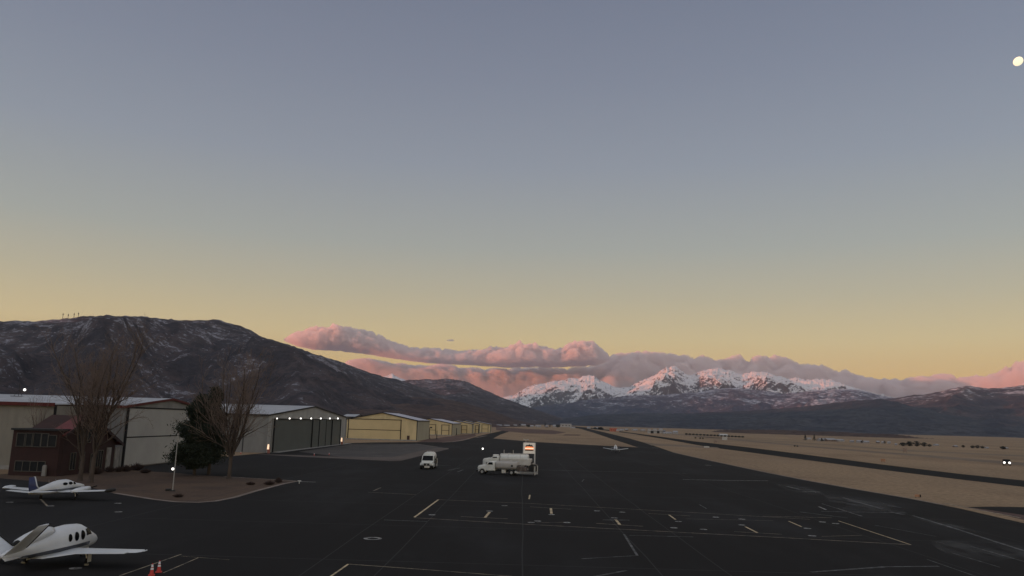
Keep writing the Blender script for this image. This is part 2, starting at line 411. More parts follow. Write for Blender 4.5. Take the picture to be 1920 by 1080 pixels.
# ---------------------------------------------------------------- clouds
def cloud(name, top, bot, dist, depth, m, label, seed, n=420, k=56, amp=0.16, flat=0.5):
    u0, u1 = max(top[0][0], bot[0][0]), min(top[-1][0], bot[-1][0])
    us = np.linspace(u0, u1, n)
    vt = np.interp(us, *zip(*top)); vb = np.interp(us, *zip(*bot))
    if isinstance(dist, (int, float)): dd = [dist] * n
    else:       # dist = list of (x, y) along the cloud's own course over the ground
        xs_, ys_ = zip(*dist); dd = []
        for u in us:
            a_ = azel(u, 700)[0]; d_ = 25000
            for _ in range(30): d_ = 0.5 * d_ + 0.5 * float(np.interp(d_ * math.sin(a_), xs_, ys_)) / math.cos(a_)
            dd.append(d_)
    pt = np.array([list(PD(u, v, d_)) for u, v, d_ in zip(us, vt, dd)]); pb = np.array([list(PD(u, v, d_)) for u, v, d_ in zip(us, vb, dd)])
    dist = float(np.mean(dd))
    c = (pt + pb) / 2; h = np.maximum((pt[:, 2] - pb[:, 2]) / 2, 5)
    rad = c[:, :2] / np.linalg.norm(c[:, :2], axis=1)[:, None]
    dp = depth * np.clip(h / h.max(), 0.05, 1) ** 0.6
    th = np.linspace(0, 2 * np.pi, k, endpoint=False)
    TH, I = np.meshgrid(th, np.arange(n))
    s, cs = np.sin(TH), np.cos(TH)
    zz = np.where(s > 0, np.abs(s) ** 0.8, -np.abs(s) ** flat)
    H = h[I]; DP = dp[I]
    L = h.max() * 0.9
    sx = us[I] / 1450 * dist
    # billows
    q = 1 - ridged(sx / L + 3, TH * 1.6 + 0.3 * seed, 5, seed, 0.5)
    q2 = fbm(sx / L * 2.2, TH * 3.0, 5, seed + 5, 0.55) - 0.5
    up = np.clip(s * 0.7 + 0.45, 0.12, 1)
    f = 1 + amp * up * ((q - 0.6) * 1.5 + q2 * 1.9) - amp * 0.3
    f = np.maximum(f, 0.3)
    X = c[I, 0] + rad[I, 0] * DP * cs * f
    Y = c[I, 1] + rad[I, 1] * DP * cs * f
    Z = c[I, 2] + H * zz * f
    o = grid_mesh(name, X, Y, Z, m, closed=True)
    bm = bmesh.new(); bm.from_mesh(o.data)
    bm.verts.ensure_lookup_table()
    bm.faces.new([bm.verts[i] for i in range(k)][::-1]); bm.faces.new([bm.verts[(n - 1) * k + i] for i in range(k)])
    bmesh.ops.recalc_face_normals(bm, faces=bm.faces)
    bm.to_mesh(o.data); bm.free()
    return tag(o, label, 'cloud', None, 'stuff')
def cloud_mat(name, dens, c=(0.98, 0.97, 0.97)):
    m = bpy.data.materials.new(name); m.use_nodes = True
    t = m.node_tree; t.nodes.remove(t.nodes['Principled BSDF'])
    v = t.nodes.new('ShaderNodeVolumePrincipled')
    v.inputs['Color'].default_value = (*c, 1)
    v.inputs['Density'].default_value = dens
    v.inputs['Anisotropy'].default_value = 0.1
    t.links.new(v.outputs[0], t.nodes['Material Output'].inputs['Volume'])
    return m
M_CL = cloud_mat('cloud_vapour', 0.0075, (0.905, 0.865, 0.865))
cloud('cloud', [(532, 636), (545, 627), (560, 620), (580, 617), (600, 614), (625, 611), (645, 613), (660, 615), (680, 619), (700, 625), (715, 633), (730, 640), (750, 646), (770, 652), (800, 654), (830, 655), (855, 659), (870, 658), (890, 657), (910, 656), (925, 651), (940, 652), (960, 649),
     (975, 643), (1000, 643), (1015, 648), (1030, 653), (1045, 655), (1060, 652), (1068, 645), (1085, 643), (1110, 641), (1120, 649), (1130, 656), (1140, 664), (1144, 672)],
     [(532, 638), (560, 650), (590, 656), (640, 659), (690, 665), (740, 673), (800, 681), (880, 685), (950, 690), (1060, 689), (1120, 686), (1144, 675)], 24000, 1500, M_CL,
     'long flat-based pink and grey cloud floating above the lower cloud bank', 3, amp=0.34)
cloud('cloud', [(640, 684), (652, 675), (668, 671), (690, 670), (715, 675), (740, 678), (770, 681), (800, 682), (830, 683), (860, 688), (900, 686), (950, 690), (1000, 688), (1050, 690), (1090, 688), (1130, 684), (1145, 672), (1150, 666), (1165, 660), (1190, 661), (1210, 658), (1225, 660), (1240, 664), (1250, 668), (1270, 667),
     (1290, 665), (1310, 666), (1325, 671), (1350, 675), (1375, 671), (1395, 672), (1415, 668), (1425, 670), (1440, 672), (1455, 672), (1480, 677), (1500, 682), (1515, 680), (1530, 682), (1550, 690), (1565, 697), (1590, 697), (1620, 701), (1645, 704), (1665, 704), (1690, 709), (1710, 706), (1740, 704), (1755, 700), (1775, 702),
     (1790, 708), (1815, 706), (1840, 704), (1860, 700), (1880, 698), (1890, 690), (1900, 690), (1910, 680), (1930, 677), (2000, 672), (2100, 690)],
     [(640, 690), (700, 712), (760, 735), (850, 752), (950, 770), (1100, 780), (1300, 780), (1900, 790), (2100, 790)], [(-9000, 25200), (-3000, 25600), (3000, 25900), (6000, 27300), (10000, 29200), (14000, 30300), (15500, 28500), (17000, 26500), (22000, 25500)], 1500, M_CL,
     'low grey cloud bank with pink patches resting behind the snowy mountains', 9, n=700, amp=0.24)
cloud('cloud', [(838, 637), (848, 636), (852, 638)], [(838, 639), (848, 640), (852, 639)], 24000, 150, M_CL, 'tiny dark wisp of cloud above the long pink cloud', 13, n=24, k=16, amp=0.2)

# ---------------------------------------------------------------- moon
bm = bmesh.new()
bmesh.ops.create_uvsphere(bm, u_segments=32, v_segments=20, radius=1.0)
mo = obj('moon', bm, mat('moon_rock', (0.5, 0.48, 0.4), 1.0, (0.4, 0.36, 0.3), 2.5, 3, emit=(1.0, 0.92, 0.62), estr=0.98), smooth=True)
mo.location = PD(1909, 115, 60000)
mr = 60000 / FPX * 7.7
mo.scale = (mr, mr, mr)
mo.rotation_euler = (0, 0, 0)
mo.matrix_world = Matrix.Translation(mo.location) @ M3.to_4x4() @ Matrix.Rotation(R(50), 4, 'Z') @ Matrix.Diagonal((mr * 1.03, mr * 0.9, mr * 0.9, 1))
tag(mo, 'bright pale yellow gibbous moon high in the sky at the right', 'moon')
# ---------------------------------------------------------------- ground
def ground_mat(name, cols, scales, rough=0.95, stretch=(1, 1, 1), bump=0.0, grain=0.25, rot=0.0, spec=0.2):
    """three noises of different size mixed so that no patch repeats"""
    m = bpy.data.materials.new(name); m.use_nodes = True
    t = m.node_tree; N = t.nodes; L = t.links
    b = N['Principled BSDF']; b.inputs['Roughness'].default_value = rough; b.inputs['Specular IOR Level'].default_value = spec
    g = N.new('ShaderNodeNewGeometry')
    def nz(sc, det, st=(1, 1, 1), lo=0.4, hi=0.6):
        mp = N.new('ShaderNodeMapping'); mp.inputs['Scale'].default_value = st; mp.inputs['Rotation'].default_value = (0, 0, rot)
        L.new(g.outputs['Position'], mp.inputs[0])
        n = N.new('ShaderNodeTexNoise'); n.inputs['Scale'].default_value = sc; n.inputs['Detail'].default_value = det; n.inputs['Roughness'].default_value = 0.65
        L.new(mp.outputs[0], n.inputs['Vector'])
        r = N.new('ShaderNodeMapRange'); r.inputs[1].default_value = lo; r.inputs[2].default_value = hi; r.interpolation_type = 'SMOOTHSTEP'
        L.new(n.outputs[0], r.inputs[0]); return r.outputs[0], n.outputs[0]
    def mix(f, a, c, mode='MIX'):
        n = N.new('ShaderNodeMix'); n.data_type = 'RGBA'; n.blend_type = mode
        if isinstance(f, float): n.inputs[0].default_value = f
        else: L.new(f, n.inputs[0])
        for i, v in ((6, a), (7, c)):
            if isinstance(v, tuple): n.inputs[i].default_value = (*v, 1)
            else: L.new(v, n.inputs[i])
        return n.outputs[2]
    f1, _ = nz(scales[0], 5, stretch); f2, _ = nz(scales[1], 7, stretch, 0.45, 0.7); f3, raw = nz(scales[2], 8, (1, 1, 1), 0.35, 0.65)
    c = mix(f1, cols[0], cols[1]); c = mix(f2, c, cols[2]); 
    dk = tuple(x * (1 - grain) for x in (1, 1, 1))
    c = mix(f3, c, mix(1.0, c, dk, 'MULTIPLY'))
    L.new(c, b.inputs['Base Color'])
    if bump:
        bp = N.new('ShaderNodeBump'); bp.inputs['Strength'].default_value = bump; bp.inputs['Distance'].default_value = 0.05
        L.new(raw, bp.inputs['Height']); L.new(bp.outputs[0], b.inputs['Normal'])
    return m
M_GRASS = ground_mat('dry_grass', ((0.33, 0.225, 0.135), (0.28, 0.195, 0.12), (0.235, 0.155, 0.095)), (0.012, 0.05, 1.2), stretch=(1, 0.35, 1), bump=0.5, grain=0.36, rot=R(12))
M_LAWN = ground_mat('dormant_lawn', ((0.105, 0.068, 0.046), (0.085, 0.055, 0.039), (0.065, 0.044, 0.034)), (0.06, 0.2, 2.0), bump=0.4, grain=0.25)
M_MOWN = ground_mat('mown_strip', ((0.21, 0.155, 0.11), (0.17, 0.125, 0.09), (0.15, 0.115, 0.085)), (0.02, 0.08, 1.5), grain=0.2)
M_RED = ground_mat('red_brush', ((0.13, 0.078, 0.065), (0.10, 0.062, 0.055), (0.17, 0.10, 0.075)), (0.03, 0.1, 0.8), grain=0.4)
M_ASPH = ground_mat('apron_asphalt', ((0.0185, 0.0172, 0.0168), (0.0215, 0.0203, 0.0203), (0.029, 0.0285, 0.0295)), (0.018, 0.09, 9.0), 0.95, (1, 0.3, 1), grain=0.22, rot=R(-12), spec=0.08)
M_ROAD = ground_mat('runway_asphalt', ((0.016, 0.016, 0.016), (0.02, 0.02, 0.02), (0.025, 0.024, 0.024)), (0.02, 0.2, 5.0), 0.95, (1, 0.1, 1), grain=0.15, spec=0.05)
M_RAMP = ground_mat('old_ramp_asphalt', ((0.058, 0.052, 0.05), (0.075, 0.066, 0.062), (0.10, 0.09, 0.084)), (0.06, 0.3, 5.0), 0.9, grain=0.25)
M_GRAVEL = ground_mat('gravel_verge', ((0.24, 0.19, 0.16), (0.19, 0.15, 0.125), (0.30, 0.25, 0.22)), (0.15, 0.9, 8.0), 0.95, grain=0.3)

sheet('ground', [(-9500, -4500), (9800, -4500), (9800, 15000), (-9500, 15000)], 0.0, M_GRASS, kind='structure')
apron_px = [(-500, 1500), (-500, 900), (0, 897), (120, 906), (170, 914), (215, 925), (290, 937), (330, 941.5), (372, 942.5), (405, 940), (440, 933), (480, 921), (530, 908), (557, 902.5),
    (520, 900), (420, 894), (330, 887), (262, 883), (226, 879), (310, 868), (400, 858.5), (500, 849), (560, 842), (650, 831), (700, 829.5), (782, 829), (800, 824.5), (830, 829.5), (850, 828.5), (868, 826), (900, 817), (920, 812.5), (940, 808), (965, 805.6), (985, 805),
    (955, 809), (938, 815), (925, 822), (1000, 828.5), (1100, 834), (1196, 838.8), (1150, 824), (1115, 812), (1090, 804.5), (1068, 800.2), (1075, 799.6), (1100, 803.2), (1135, 811), (1180, 822), (1215, 832), (1262, 848), (1300, 857), (1360, 870), (1440, 887), (1520, 902.5), (1600, 917), (1700, 934), (1800, 953.5),
    (1920, 981), (2050, 1015), (2400, 1110), (2400, 1500)]
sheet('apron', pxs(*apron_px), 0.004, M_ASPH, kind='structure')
sheet('lawn', pxs((232, 879.5), (262, 883), (330, 887), (420, 894), (520, 900), (557, 902.5), (530, 908), (480, 921), (440, 933), (405, 940), (372, 942.5), (330, 941.5), (290, 937), (215, 925), (170, 914), (120, 906), (0, 897), (-200, 898), (-200, 888), (0, 889), (150, 884)), 0.004, M_LAWN, kind='structure')
def edge_strip(pts, w, z=0.010):
    """ribbon along ground points"""
    Q = [Vector((p[0], p[1])) for p in pts]
    Lp, Rp = [], []
    for i, q in enumerate(Q):
        a = Q[max(i - 1, 0)]; b = Q[min(i + 1, len(Q) - 1)]
        d = (b - a).normalized(); n = Vector((-d.y, d.x)) * w / 2
        Lp.append(q + n); Rp.append(q - n)
    return Lp, Rp
def ribbon(bm, pts, w, z):
    Lp, Rp = edge_strip(pts, w)
    vl = [bm.verts.new((p.x, p.y, z)) for p in Lp]; vr = [bm.verts.new((p.x, p.y, z)) for p in Rp]
    for i in range(len(pts) - 1):
        f = bm.faces.new((vl[i], vr[i], vr[i + 1], vl[i + 1]))
        f.normal_update()
        if f.normal.z < 0: f.normal_flip()
bm = bmesh.new()
ribbon(bm, pxs((557, 902.3), (530, 907.5), (480, 920.5), (440, 932.5), (405, 939.5), (372, 942), (330, 941), (290, 936.5), (215, 924.5)), 0.5, 0.012)
ribbon(bm, pxs((420, 893.6), (520, 899.6), (557, 902)), 0.4, 0.012)
ribbon(bm, pxs((925, 821.6), (1000, 828), (1100, 833.5), (1196, 838.4)), 1.6, 0.012)
ribbon(bm, pxs((1262, 848), (1300, 856.8), (1360, 869.6), (1440, 886.5), (1520, 902), (1600, 916.5), (1700, 933.5), (1771, 947)), 0.5, 0.012)
tag(obj('gravel_verge', bm, M_GRAVEL), kind='structure')
# runway beyond the grass, connector taxiways and mown strips
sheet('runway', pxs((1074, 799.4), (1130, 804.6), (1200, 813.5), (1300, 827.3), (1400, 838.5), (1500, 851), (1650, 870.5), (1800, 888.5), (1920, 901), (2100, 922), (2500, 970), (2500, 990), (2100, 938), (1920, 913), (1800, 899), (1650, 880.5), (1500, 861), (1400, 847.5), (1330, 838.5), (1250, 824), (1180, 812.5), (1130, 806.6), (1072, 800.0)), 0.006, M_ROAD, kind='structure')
sheet('taxiway', pxs((1204, 828.5), (1230, 832.2), (1290, 834.4), (1345, 839), (1352, 841.5), (1290, 838.3), (1222, 835.2)), 0.007, M_MOWN, kind='structure')
sheet('taxiway', pxs((1812, 950.5), (1850, 950), (2000, 952), (2400, 965), (2400, 1015), (2100, 985), (1960, 975), (1920, 966), (1860, 957)), 0.006, M_ASPH, kind='structure')
sheet('bare_ground', pxs((1775, 944), (1812, 950.5), (1860, 957), (1920, 966), (1960, 975), (2400, 1015), (2400, 1090), (2050, 1008), (1920, 975), (1850, 958)), 0.003, M_RED, kind='structure')
for a in [((1140, 804.2), (1230, 811), (1340, 822), (1440, 831.5), (1500, 837), (1640, 849), (1780, 861), (1920, 873), (2200, 897), (2200, 890), (1920, 867.5), (1780, 856.5), (1640, 846), (1500, 834.5), (1440, 829), (1340, 820), (1230, 809.6)),
          ((1300, 819), (1500, 830.3), (1700, 846), (1920, 856), (1920, 853.8), (1700, 844), (1500, 829), (1300, 818.3))]:
    sheet('mown_strip', pxs(*a), 0.005, M_MOWN, kind='structure')
sheet('brush_field', pxs((930, 806.5), (985, 812.3), (1040, 814), (1062, 811), (1035, 806.5), (980, 803.6), (930, 801)), 0.006, M_RED, kind='structure')
sheet('brush_field', pxs((1055, 816.5), (1085, 817), (1090, 815), (1060, 814.2)), 0.007, M_RED, kind='structure')
# ramps and verges by the hangars
sheet('hangar_ramp', pxs((560, 847), (655, 833.5), (780, 832.5), (832, 839.5), (790, 846), (735, 858), (640, 856.5)), 0.007, M_RAMP, kind='structure')
sheet('dirt_verge', pxs((470, 851), (560, 856.3), (640, 860), (730, 864.5), (752, 864), (792, 854), (842, 841.8), (840, 840), (822, 839.5), (790, 845), (735, 857.5), (640, 856.3), (560, 853.5)), 0.010, ground_mat('dirt', ((0.10, 0.078, 0.068), (0.13, 0.105, 0.092), (0.085, 0.067, 0.06)), (0.06, 0.3, 3.0)), kind='structure')
sheet('dirt_verge', pxs((782, 829), (800, 823.8), (842, 818.5), (890, 813.5), (893, 817.5), (868, 824.5), (850, 828.3), (830, 829.3)), 0.008, M_RED, kind='structure')
bm = bmesh.new()
ribbon(bm, pxs((655, 833.5), (700, 831.5), (780, 832.3), (820, 838)), 0.6, 0.012)
ribbon(bm, pxs((830, 829.2), (850, 828), (868, 824.9), (880, 822.5)), 1.2, 0.013)
ribbon(bm, pxs((870, 819), (893, 820.5), (912, 817)), 1.2, 0.013)
tag(obj('gravel_verge', bm, M_GRAVEL), kind='structure')
sheet('concrete_sill', [(-55.4, 173.5), (-53.4, 173.5), (-53.4, 248), (-55.4, 248)], 0.02, mat('concrete', (0.30, 0.29, 0.27), 0.9, (0.2, 0.19, 0.18), 0.8, 6), kind='structure')

# ---------------------------------------------------------------- painted markings
def paint(name, c, cover):
    m = bpy.data.materials.new(name); m.use_nodes = True
    t = m.node_tree; N = t.nodes; L = t.links
    b = N['Principled BSDF']; b.inputs['Roughness'].default_value = 0.8
    g = N.new('ShaderNodeNewGeometry')
    n = N.new('ShaderNodeTexNoise'); n.inputs['Scale'].default_value = 1.3; n.inputs['Detail'].default_value = 8; n.inputs['Roughness'].default_value = 0.75
    L.new(g.outputs['Position'], n.inputs['Vector'])
    r = N.new('ShaderNodeMapRange'); r.inputs[1].default_value = 0.62 - cover * 0.35; r.inputs[2].default_value = 0.72 - cover * 0.2
    L.new(n.outputs[0], r.inputs[0])
    mx = N.new('ShaderNodeMix'); mx.data_type = 'RGBA'
    L.new(r.outputs[0], mx.inputs[0])
    mx.inputs[6].default_value = (0.02, 0.019, 0.019, 1); mx.inputs[7].default_value = (*c, 1)
    L.new(mx.outputs[2], b.inputs['Base Color'])
    return m
YB = paint('yellow_paint', (0.52, 0.40, 0.24), 0.95)
YF = paint('faded_yellow_paint', (0.17, 0.125, 0.085), 0.6)
WF = paint('faded_white_paint', (0.15, 0.15, 0.15), 0.45)
WB = paint('white_paint', (0.33, 0.32, 0.305), 0.75)
def lines(name, m, segs, z=0.012):
    bm = bmesh.new()
    for s in segs:
        w = s[-1]; ribbon(bm, pxs(*s[:-1]), w, z)
    return tag(obj(name, bm, m), kind='structure')
lines('bright_yellow_lines', YB, [((777, 970), (822, 937), 0.18), ((918, 960.5), (909, 971), 0.22), ((1032.8, 953), (1034, 963.5), 0.22), ((1154, 974), (1162.6, 984.5), 0.22),
    ((1254.4, 965.5), (1266.7, 974.5), 0.16), ((1397.6, 987.8), (1420, 999), 0.18), ((1479, 977.5), (1503, 987.8), 0.14), ((1572, 976.8), (1708, 1021.7), 0.11), ((610, 1088), (653, 1058), 0.12), ((993.5, 928), (992, 936), 0.16)])
lines('faded_yellow_lines', YF, [((822, 937), (1000, 944.5), (1250, 958.5), (1519, 974), 0.2), ((777, 971), (1000, 984), (1250, 997), (1480, 1009), (1708, 1021.7), 0.24), ((864, 968.7), (952, 973), 0.22),
    ((994, 950.4), (1070.5, 955), 0.2), ((1118, 981.6), (1206, 987), 0.22), ((1376, 997), (1466, 1002), 0.2), ((1216, 963), (1294, 967.5), 0.18), ((690, 923), (780, 927.4), 0.22), ((700, 920.5), (714, 914.5), 0.2), ((1006, 980.2), (1063, 979.4), 0.16),
    ((1285, 973), (1450, 976.5), 0.12), ((1540, 1006), (1616, 1004), 0.14), ((1430, 968), (1560, 971), 0.25)])
lines('faded_yellow_lines', paint('pale_yellow_paint', (0.30, 0.24, 0.16), 0.7), [((653, 1058), (800, 1068.5), (960, 1081), 0.1), ((224, 1080), (340, 1039.5), 0.1), ((306, 1074.5), (372, 1046), 0.08), ((340, 1043), (430, 1050), 0.05), ((76, 936), (88.6, 948.6), 0.16),
    ((1771, 943.5), (1840, 957), (1913, 971), 0.35)])
lines('white_lines', WB, [((1280, 899), (1360, 900.8), (1440, 901.5), 0.32), ((1570, 953.5), (1616, 968), 0.2), ((560, 903), (592, 904), 0.35), ((1223, 839.4), (1235, 840.0), 0.9), ((1322, 872), (1334, 873), 0.5), ((1535, 950), (1549, 956), 0.2), ((1505, 921), (1538, 922.8), 0.25)])
lines('worn_white_lines', WF, [((1010, 881), (1150, 884.5), (1290, 888), 0.25), ((1541, 944.5), (1616, 968), 0.12), ((1170, 1002), (1195, 1042), 0.16), ((1195, 1042), (1090, 1048), 0.12), ((1180, 1004), (1300, 1007), 0.14), ((1712, 967), (1800, 994), (1870, 1017), (1930, 1036), 0.28),
    ((1819, 1024), (1930, 1056), 0.13), ((1738, 1049), (1850, 1088), 0.1), ((1640, 985), (1755, 1006), 0.12), ((1785, 1037), (1875, 1064), 0.1), ((1580, 933), (1655, 955), 0.25), ((1670, 960), (1694, 965), 0.4), ((1665, 948), (1690, 952), 0.25), ((1540, 959), (1700, 962), 0.3), ((1130, 975), (1180, 975.5), 0.3), ((720, 975), (800, 978), 0.2),
    ((1095, 899), (1091, 903), 0.12), ((1311, 946), (1325, 954), 0.13), ((800, 872), (845, 873.3), 0.3), ((840, 882), (862, 877.5), 0.25), ((858, 885), (868, 881), 0.25), ((1475, 912), (1500, 918), 0.5), ((1500, 960), (1590, 971.5), 0.2), ((1095, 1085), (1175, 1070), 0.2),
    ((1520, 1073), (1660, 1063), (1760, 1062), 0.25)])
def ring(bm, c, ro, ri, z, n=28):
    a = [bm.verts.new((c[0] + ro * math.cos(2 * math.pi * i / n), c[1] + ro * math.sin(2 * math.pi * i / n), z)) for i in range(n)]
    if ri <= 0:
        bm.faces.new(a); return
    b = [bm.verts.new((c[0] + ri * math.cos(2 * math.pi * i / n), c[1] + ri * math.sin(2 * math.pi * i / n), z)) for i in range(n)]
    for i in range(n):
        j = (i + 1) % n
        bm.faces.new((a[i], a[j], b[j], b[i]))
bm = bmesh.new()
for u, v in [(918, 958.5), (810, 965.6), (946, 948.4), (1034, 965), (1119.6, 958.2), (1167, 960.6), (1151.8, 971.4), (1008, 977.3), (1063, 980), (996, 980), (1272, 978), (1263.7, 990), (1319, 993), (1342.5, 970), (1391, 973.7), (1391, 984.6), (1514, 991), (1523, 1005), (1566.7, 982), (1542, 979),
             (18, 942), (94, 949), (221, 944), (222, 960), (141.6, 1066)]:
    ring(bm, P(u, v), 0.30, 0.09, 0.016)
ring(bm, P(699, 1010), 0.62, 0.36, 0.016)
for f in bm.faces:
    f.normal_update()
    if f.normal.z < 0: f.normal_flip()
tag(obj('tie_down_circles', bm, WB), kind='structure')
# pale scoured patches of the old surface near the right edge
def patch(pts, m):
    return sheet('worn_patch', pxs(*pts), 0.0085, m, kind='structure')
def worn(name, c, thr, sc=0.35, st=(1, 1, 1), rot=0.0):
    m = bpy.data.materials.new(name); m.use_nodes = True
    t = m.node_tree; N = t.nodes; L = t.links
    b = N['Principled BSDF']; b.inputs['Roughness'].default_value = 0.9; b.inputs['Base Color'].default_value = (*c, 1)
    tcn = N.new('ShaderNodeTexCoord'); g = N.new('ShaderNodeNewGeometry'); mp = N.new('ShaderNodeMapping'); mp.inputs['Scale'].default_value = st; mp.inputs['Rotation'].default_value = (0, 0, rot)
    L.new(g.outputs['Position'], mp.inputs[0])
    n = N.new('ShaderNodeTexNoise'); n.inputs['Scale'].default_value = sc; n.inputs['Detail'].default_value = 9; n.inputs['Roughness'].default_value = 0.7
    L.new(mp.outputs[0], n.inputs['Vector'])
    # fade towards the border of the patch (generated coordinates of this sheet)
    sp = N.new('ShaderNodeSeparateXYZ'); L.new(tcn.outputs['Generated'], sp.inputs[0])
    def bell(x):
        a = N.new('ShaderNodeMath'); a.operation = 'SUBTRACT'; L.new(x, a.inputs[0]); a.inputs[1].default_value = 0.5
        q = N.new('ShaderNodeMath'); q.operation = 'ABSOLUTE'; L.new(a.outputs[0], q.inputs[0])
        r = N.new('ShaderNodeMapRange'); r.inputs[1].default_value = 0.5; r.inputs[2].default_value = 0.15; L.new(q.outputs[0], r.inputs[0]); return r.outputs[0]
    mu = N.new('ShaderNodeMath'); mu.operation = 'MULTIPLY'; L.new(bell(sp.outputs[0]), mu.inputs[0]); L.new(bell(sp.outputs[1]), mu.inputs[1])
    r = N.new('ShaderNodeMapRange'); r.inputs[1].default_value = thr; r.inputs[2].default_value = thr + 0.2; r.inputs[4].default_value = 0.45
    L.new(n.outputs[0], r.inputs[0])
    m2 = N.new('ShaderNodeMath'); m2.operation = 'MULTIPLY'; L.new(r.outputs[0], m2.inputs[0]); L.new(mu.outputs[0], m2.inputs[1])
    L.new(m2.outputs[0], b.inputs['Alpha'])
    return m
WP = worn('scoured_asphalt', (0.13, 0.128, 0.125), 0.42, 0.5, (1, 0.25, 1), R(40))
WP2 = worn('dusty_asphalt', (0.05, 0.05, 0.052), 0.40, 0.12, (1, 0.3, 1), R(30))
patch([(1700, 968), (1735, 966), (1860, 998), (1810, 1000)], WP)
patch([(1740, 1015), (1880, 1008), (1960, 1040), (1800, 1060)], WP)
patch([(1540, 925), (1620, 930), (1720, 960), (1580, 965)], WP)
patch([(1450, 905), (1520, 912), (1560, 930), (1490, 928)], WP)
# paving joints and sealed cracks
bm = bmesh.new(); rng = random.Random(4)
for k in range(26):
    x = -34 + k * 3.8
    pts = [Vector((x + rng.uniform(-0.06, 0.06), y)) for y in range(34, 190, 8)]
    if k % 5 == 1 or rng.random() < 0.15: ribbon(bm, pts, 0.08, 0.0065)
for k in range(9):
    y = 46 + k * 15
    ribbon(bm, [Vector((x, y + rng.uniform(-0.05, 0.05))) for x in range(-30, 66, 6)], 0.12, 0.0068)
tag(obj('paving_joints', bm, mat('joint_filler', (0.0215, 0.0205, 0.0205), 0.95, (0.0185, 0.0175, 0.0175), 0.4, 6)), kind='structure')
# ---------------------------------------------------------------- hangars
M_ROOF = mat('galvanised_roof', (0.42, 0.43, 0.46), 0.45, (0.30, 0.31, 0.34), 0.4, 6, metallic=0.2, wave=('X', 3.0, 0.5))
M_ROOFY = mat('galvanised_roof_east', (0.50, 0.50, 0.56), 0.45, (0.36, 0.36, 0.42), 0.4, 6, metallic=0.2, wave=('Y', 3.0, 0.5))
M_REDTRIM = mat('dark_red_trim', (0.10, 0.014, 0.012), 0.6, (0.07, 0.012, 0.01), 3)
M_DARK_ = mat('black_seam', (0.012, 0.012, 0.012), 0.8, (0.008, 0.008, 0.008), 3)
M_DKGREY = mat('dark_grey_trim', (0.03, 0.03, 0.032), 0.7, (0.02, 0.02, 0.02), 3)
def siding(name, c, dirt=0.75, ax='X'):
    return mat(name, c, 0.6, tuple(x * dirt * 0.85 for x in c), 0.35, 7, wave=(ax, 1.6, 0.55), stretch=(1, 1, 0.3), lo=0.4, hi=0.75)
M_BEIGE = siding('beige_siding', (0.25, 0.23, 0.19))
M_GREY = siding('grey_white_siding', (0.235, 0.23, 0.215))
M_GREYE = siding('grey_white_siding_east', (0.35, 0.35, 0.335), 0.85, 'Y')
M_PANEL = mat('pale_door_panel', (0.37, 0.36, 0.33), 0.6, (0.32, 0.31, 0.285), 0.2, 5)
M_GREEN = mat('grey_green_door', (0.082, 0.092, 0.085), 0.6, (0.07, 0.078, 0.073), 0.25, 6, lo=0.4, hi=0.7)
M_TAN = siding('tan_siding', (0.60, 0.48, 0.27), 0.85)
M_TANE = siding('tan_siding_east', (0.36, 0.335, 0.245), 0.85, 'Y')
M_TAND = mat('tan_door', (0.56, 0.44, 0.24), 0.6, (0.50, 0.395, 0.215), 0.2, 5)
M_LAMP = mat('lit_lamp', (1, 1, 1), 0.5, emit=(1.0, 0.96, 0.88), estr=2.2)

def part(name, bm, m, parent, smooth=False, label=None):
    o = obj(name, bm, m, parent, smooth)
    if label: o['label'] = label
    return o
def gable(name, label, cat, xl, xr, y0, y1, eave, peak, axis, wallm, roofm, trimm, over=0.25, group=None):
    """gabled shed; axis = direction of the ridge"""
    root = thing(name, ((xl + xr) / 2, (y0 + y1) / 2, 0), 0, label, cat, group)
    w, d = (xr - xl) / 2, (y1 - y0) / 2
    bm = bmesh.new()
    if axis == 'X': prism(bm, [(-d, 0), (d, 0), (d, eave), (0, peak), (-d, eave)], 'X', -w, w)
    else: prism(bm, [(-w, 0), (w, 0), (w, eave), (0, peak), (-w, eave)], 'Y', -d, d)
    part('wall', bm, wallm, root)
    bm = bmesh.new()
    h = d if axis == 'X' else w
    s = (peak - eave) / h
    o = over; th = 0.18
    for sg in (-1, 1):
        pts = [(0, peak + 0.02), (sg * (h + o), eave - s * o + 0.02), (sg * (h + o), eave - s * o + 0.02 + th), (0, peak + 0.02 + th)]
        prism(bm, pts, axis, -((w if axis == 'X' else d) + o), (w if axis == 'X' else d) + o)
    part('roof', bm, roofm, root)
    # fascia along the eaves and rakes
    bm = bmesh.new()
    L = (w if axis == 'X' else d) + o
    for sg in (-1, 1):
        e = sg * (h + o + 0.04); z = eave - s * o
        if axis == 'X':
            box(bm, (0, e, z), (2 * L + 0.1, 0.06, 0.34))
        else:
            box(bm, (e, 0, z), (0.06, 2 * L + 0.1, 0.34))
        for en in (-1, 1):
            q = en * (L + 0.03)
            pts = [(0, peak - 0.12), (sg * (h + o), z - 0.14), (sg * (h + o), z + 0.22), (0, peak + 0.24)]
            prism(bm, pts, axis, q - 0.03, q + 0.03)
    part('fascia', bm, trimm, root)
    return root, w, d

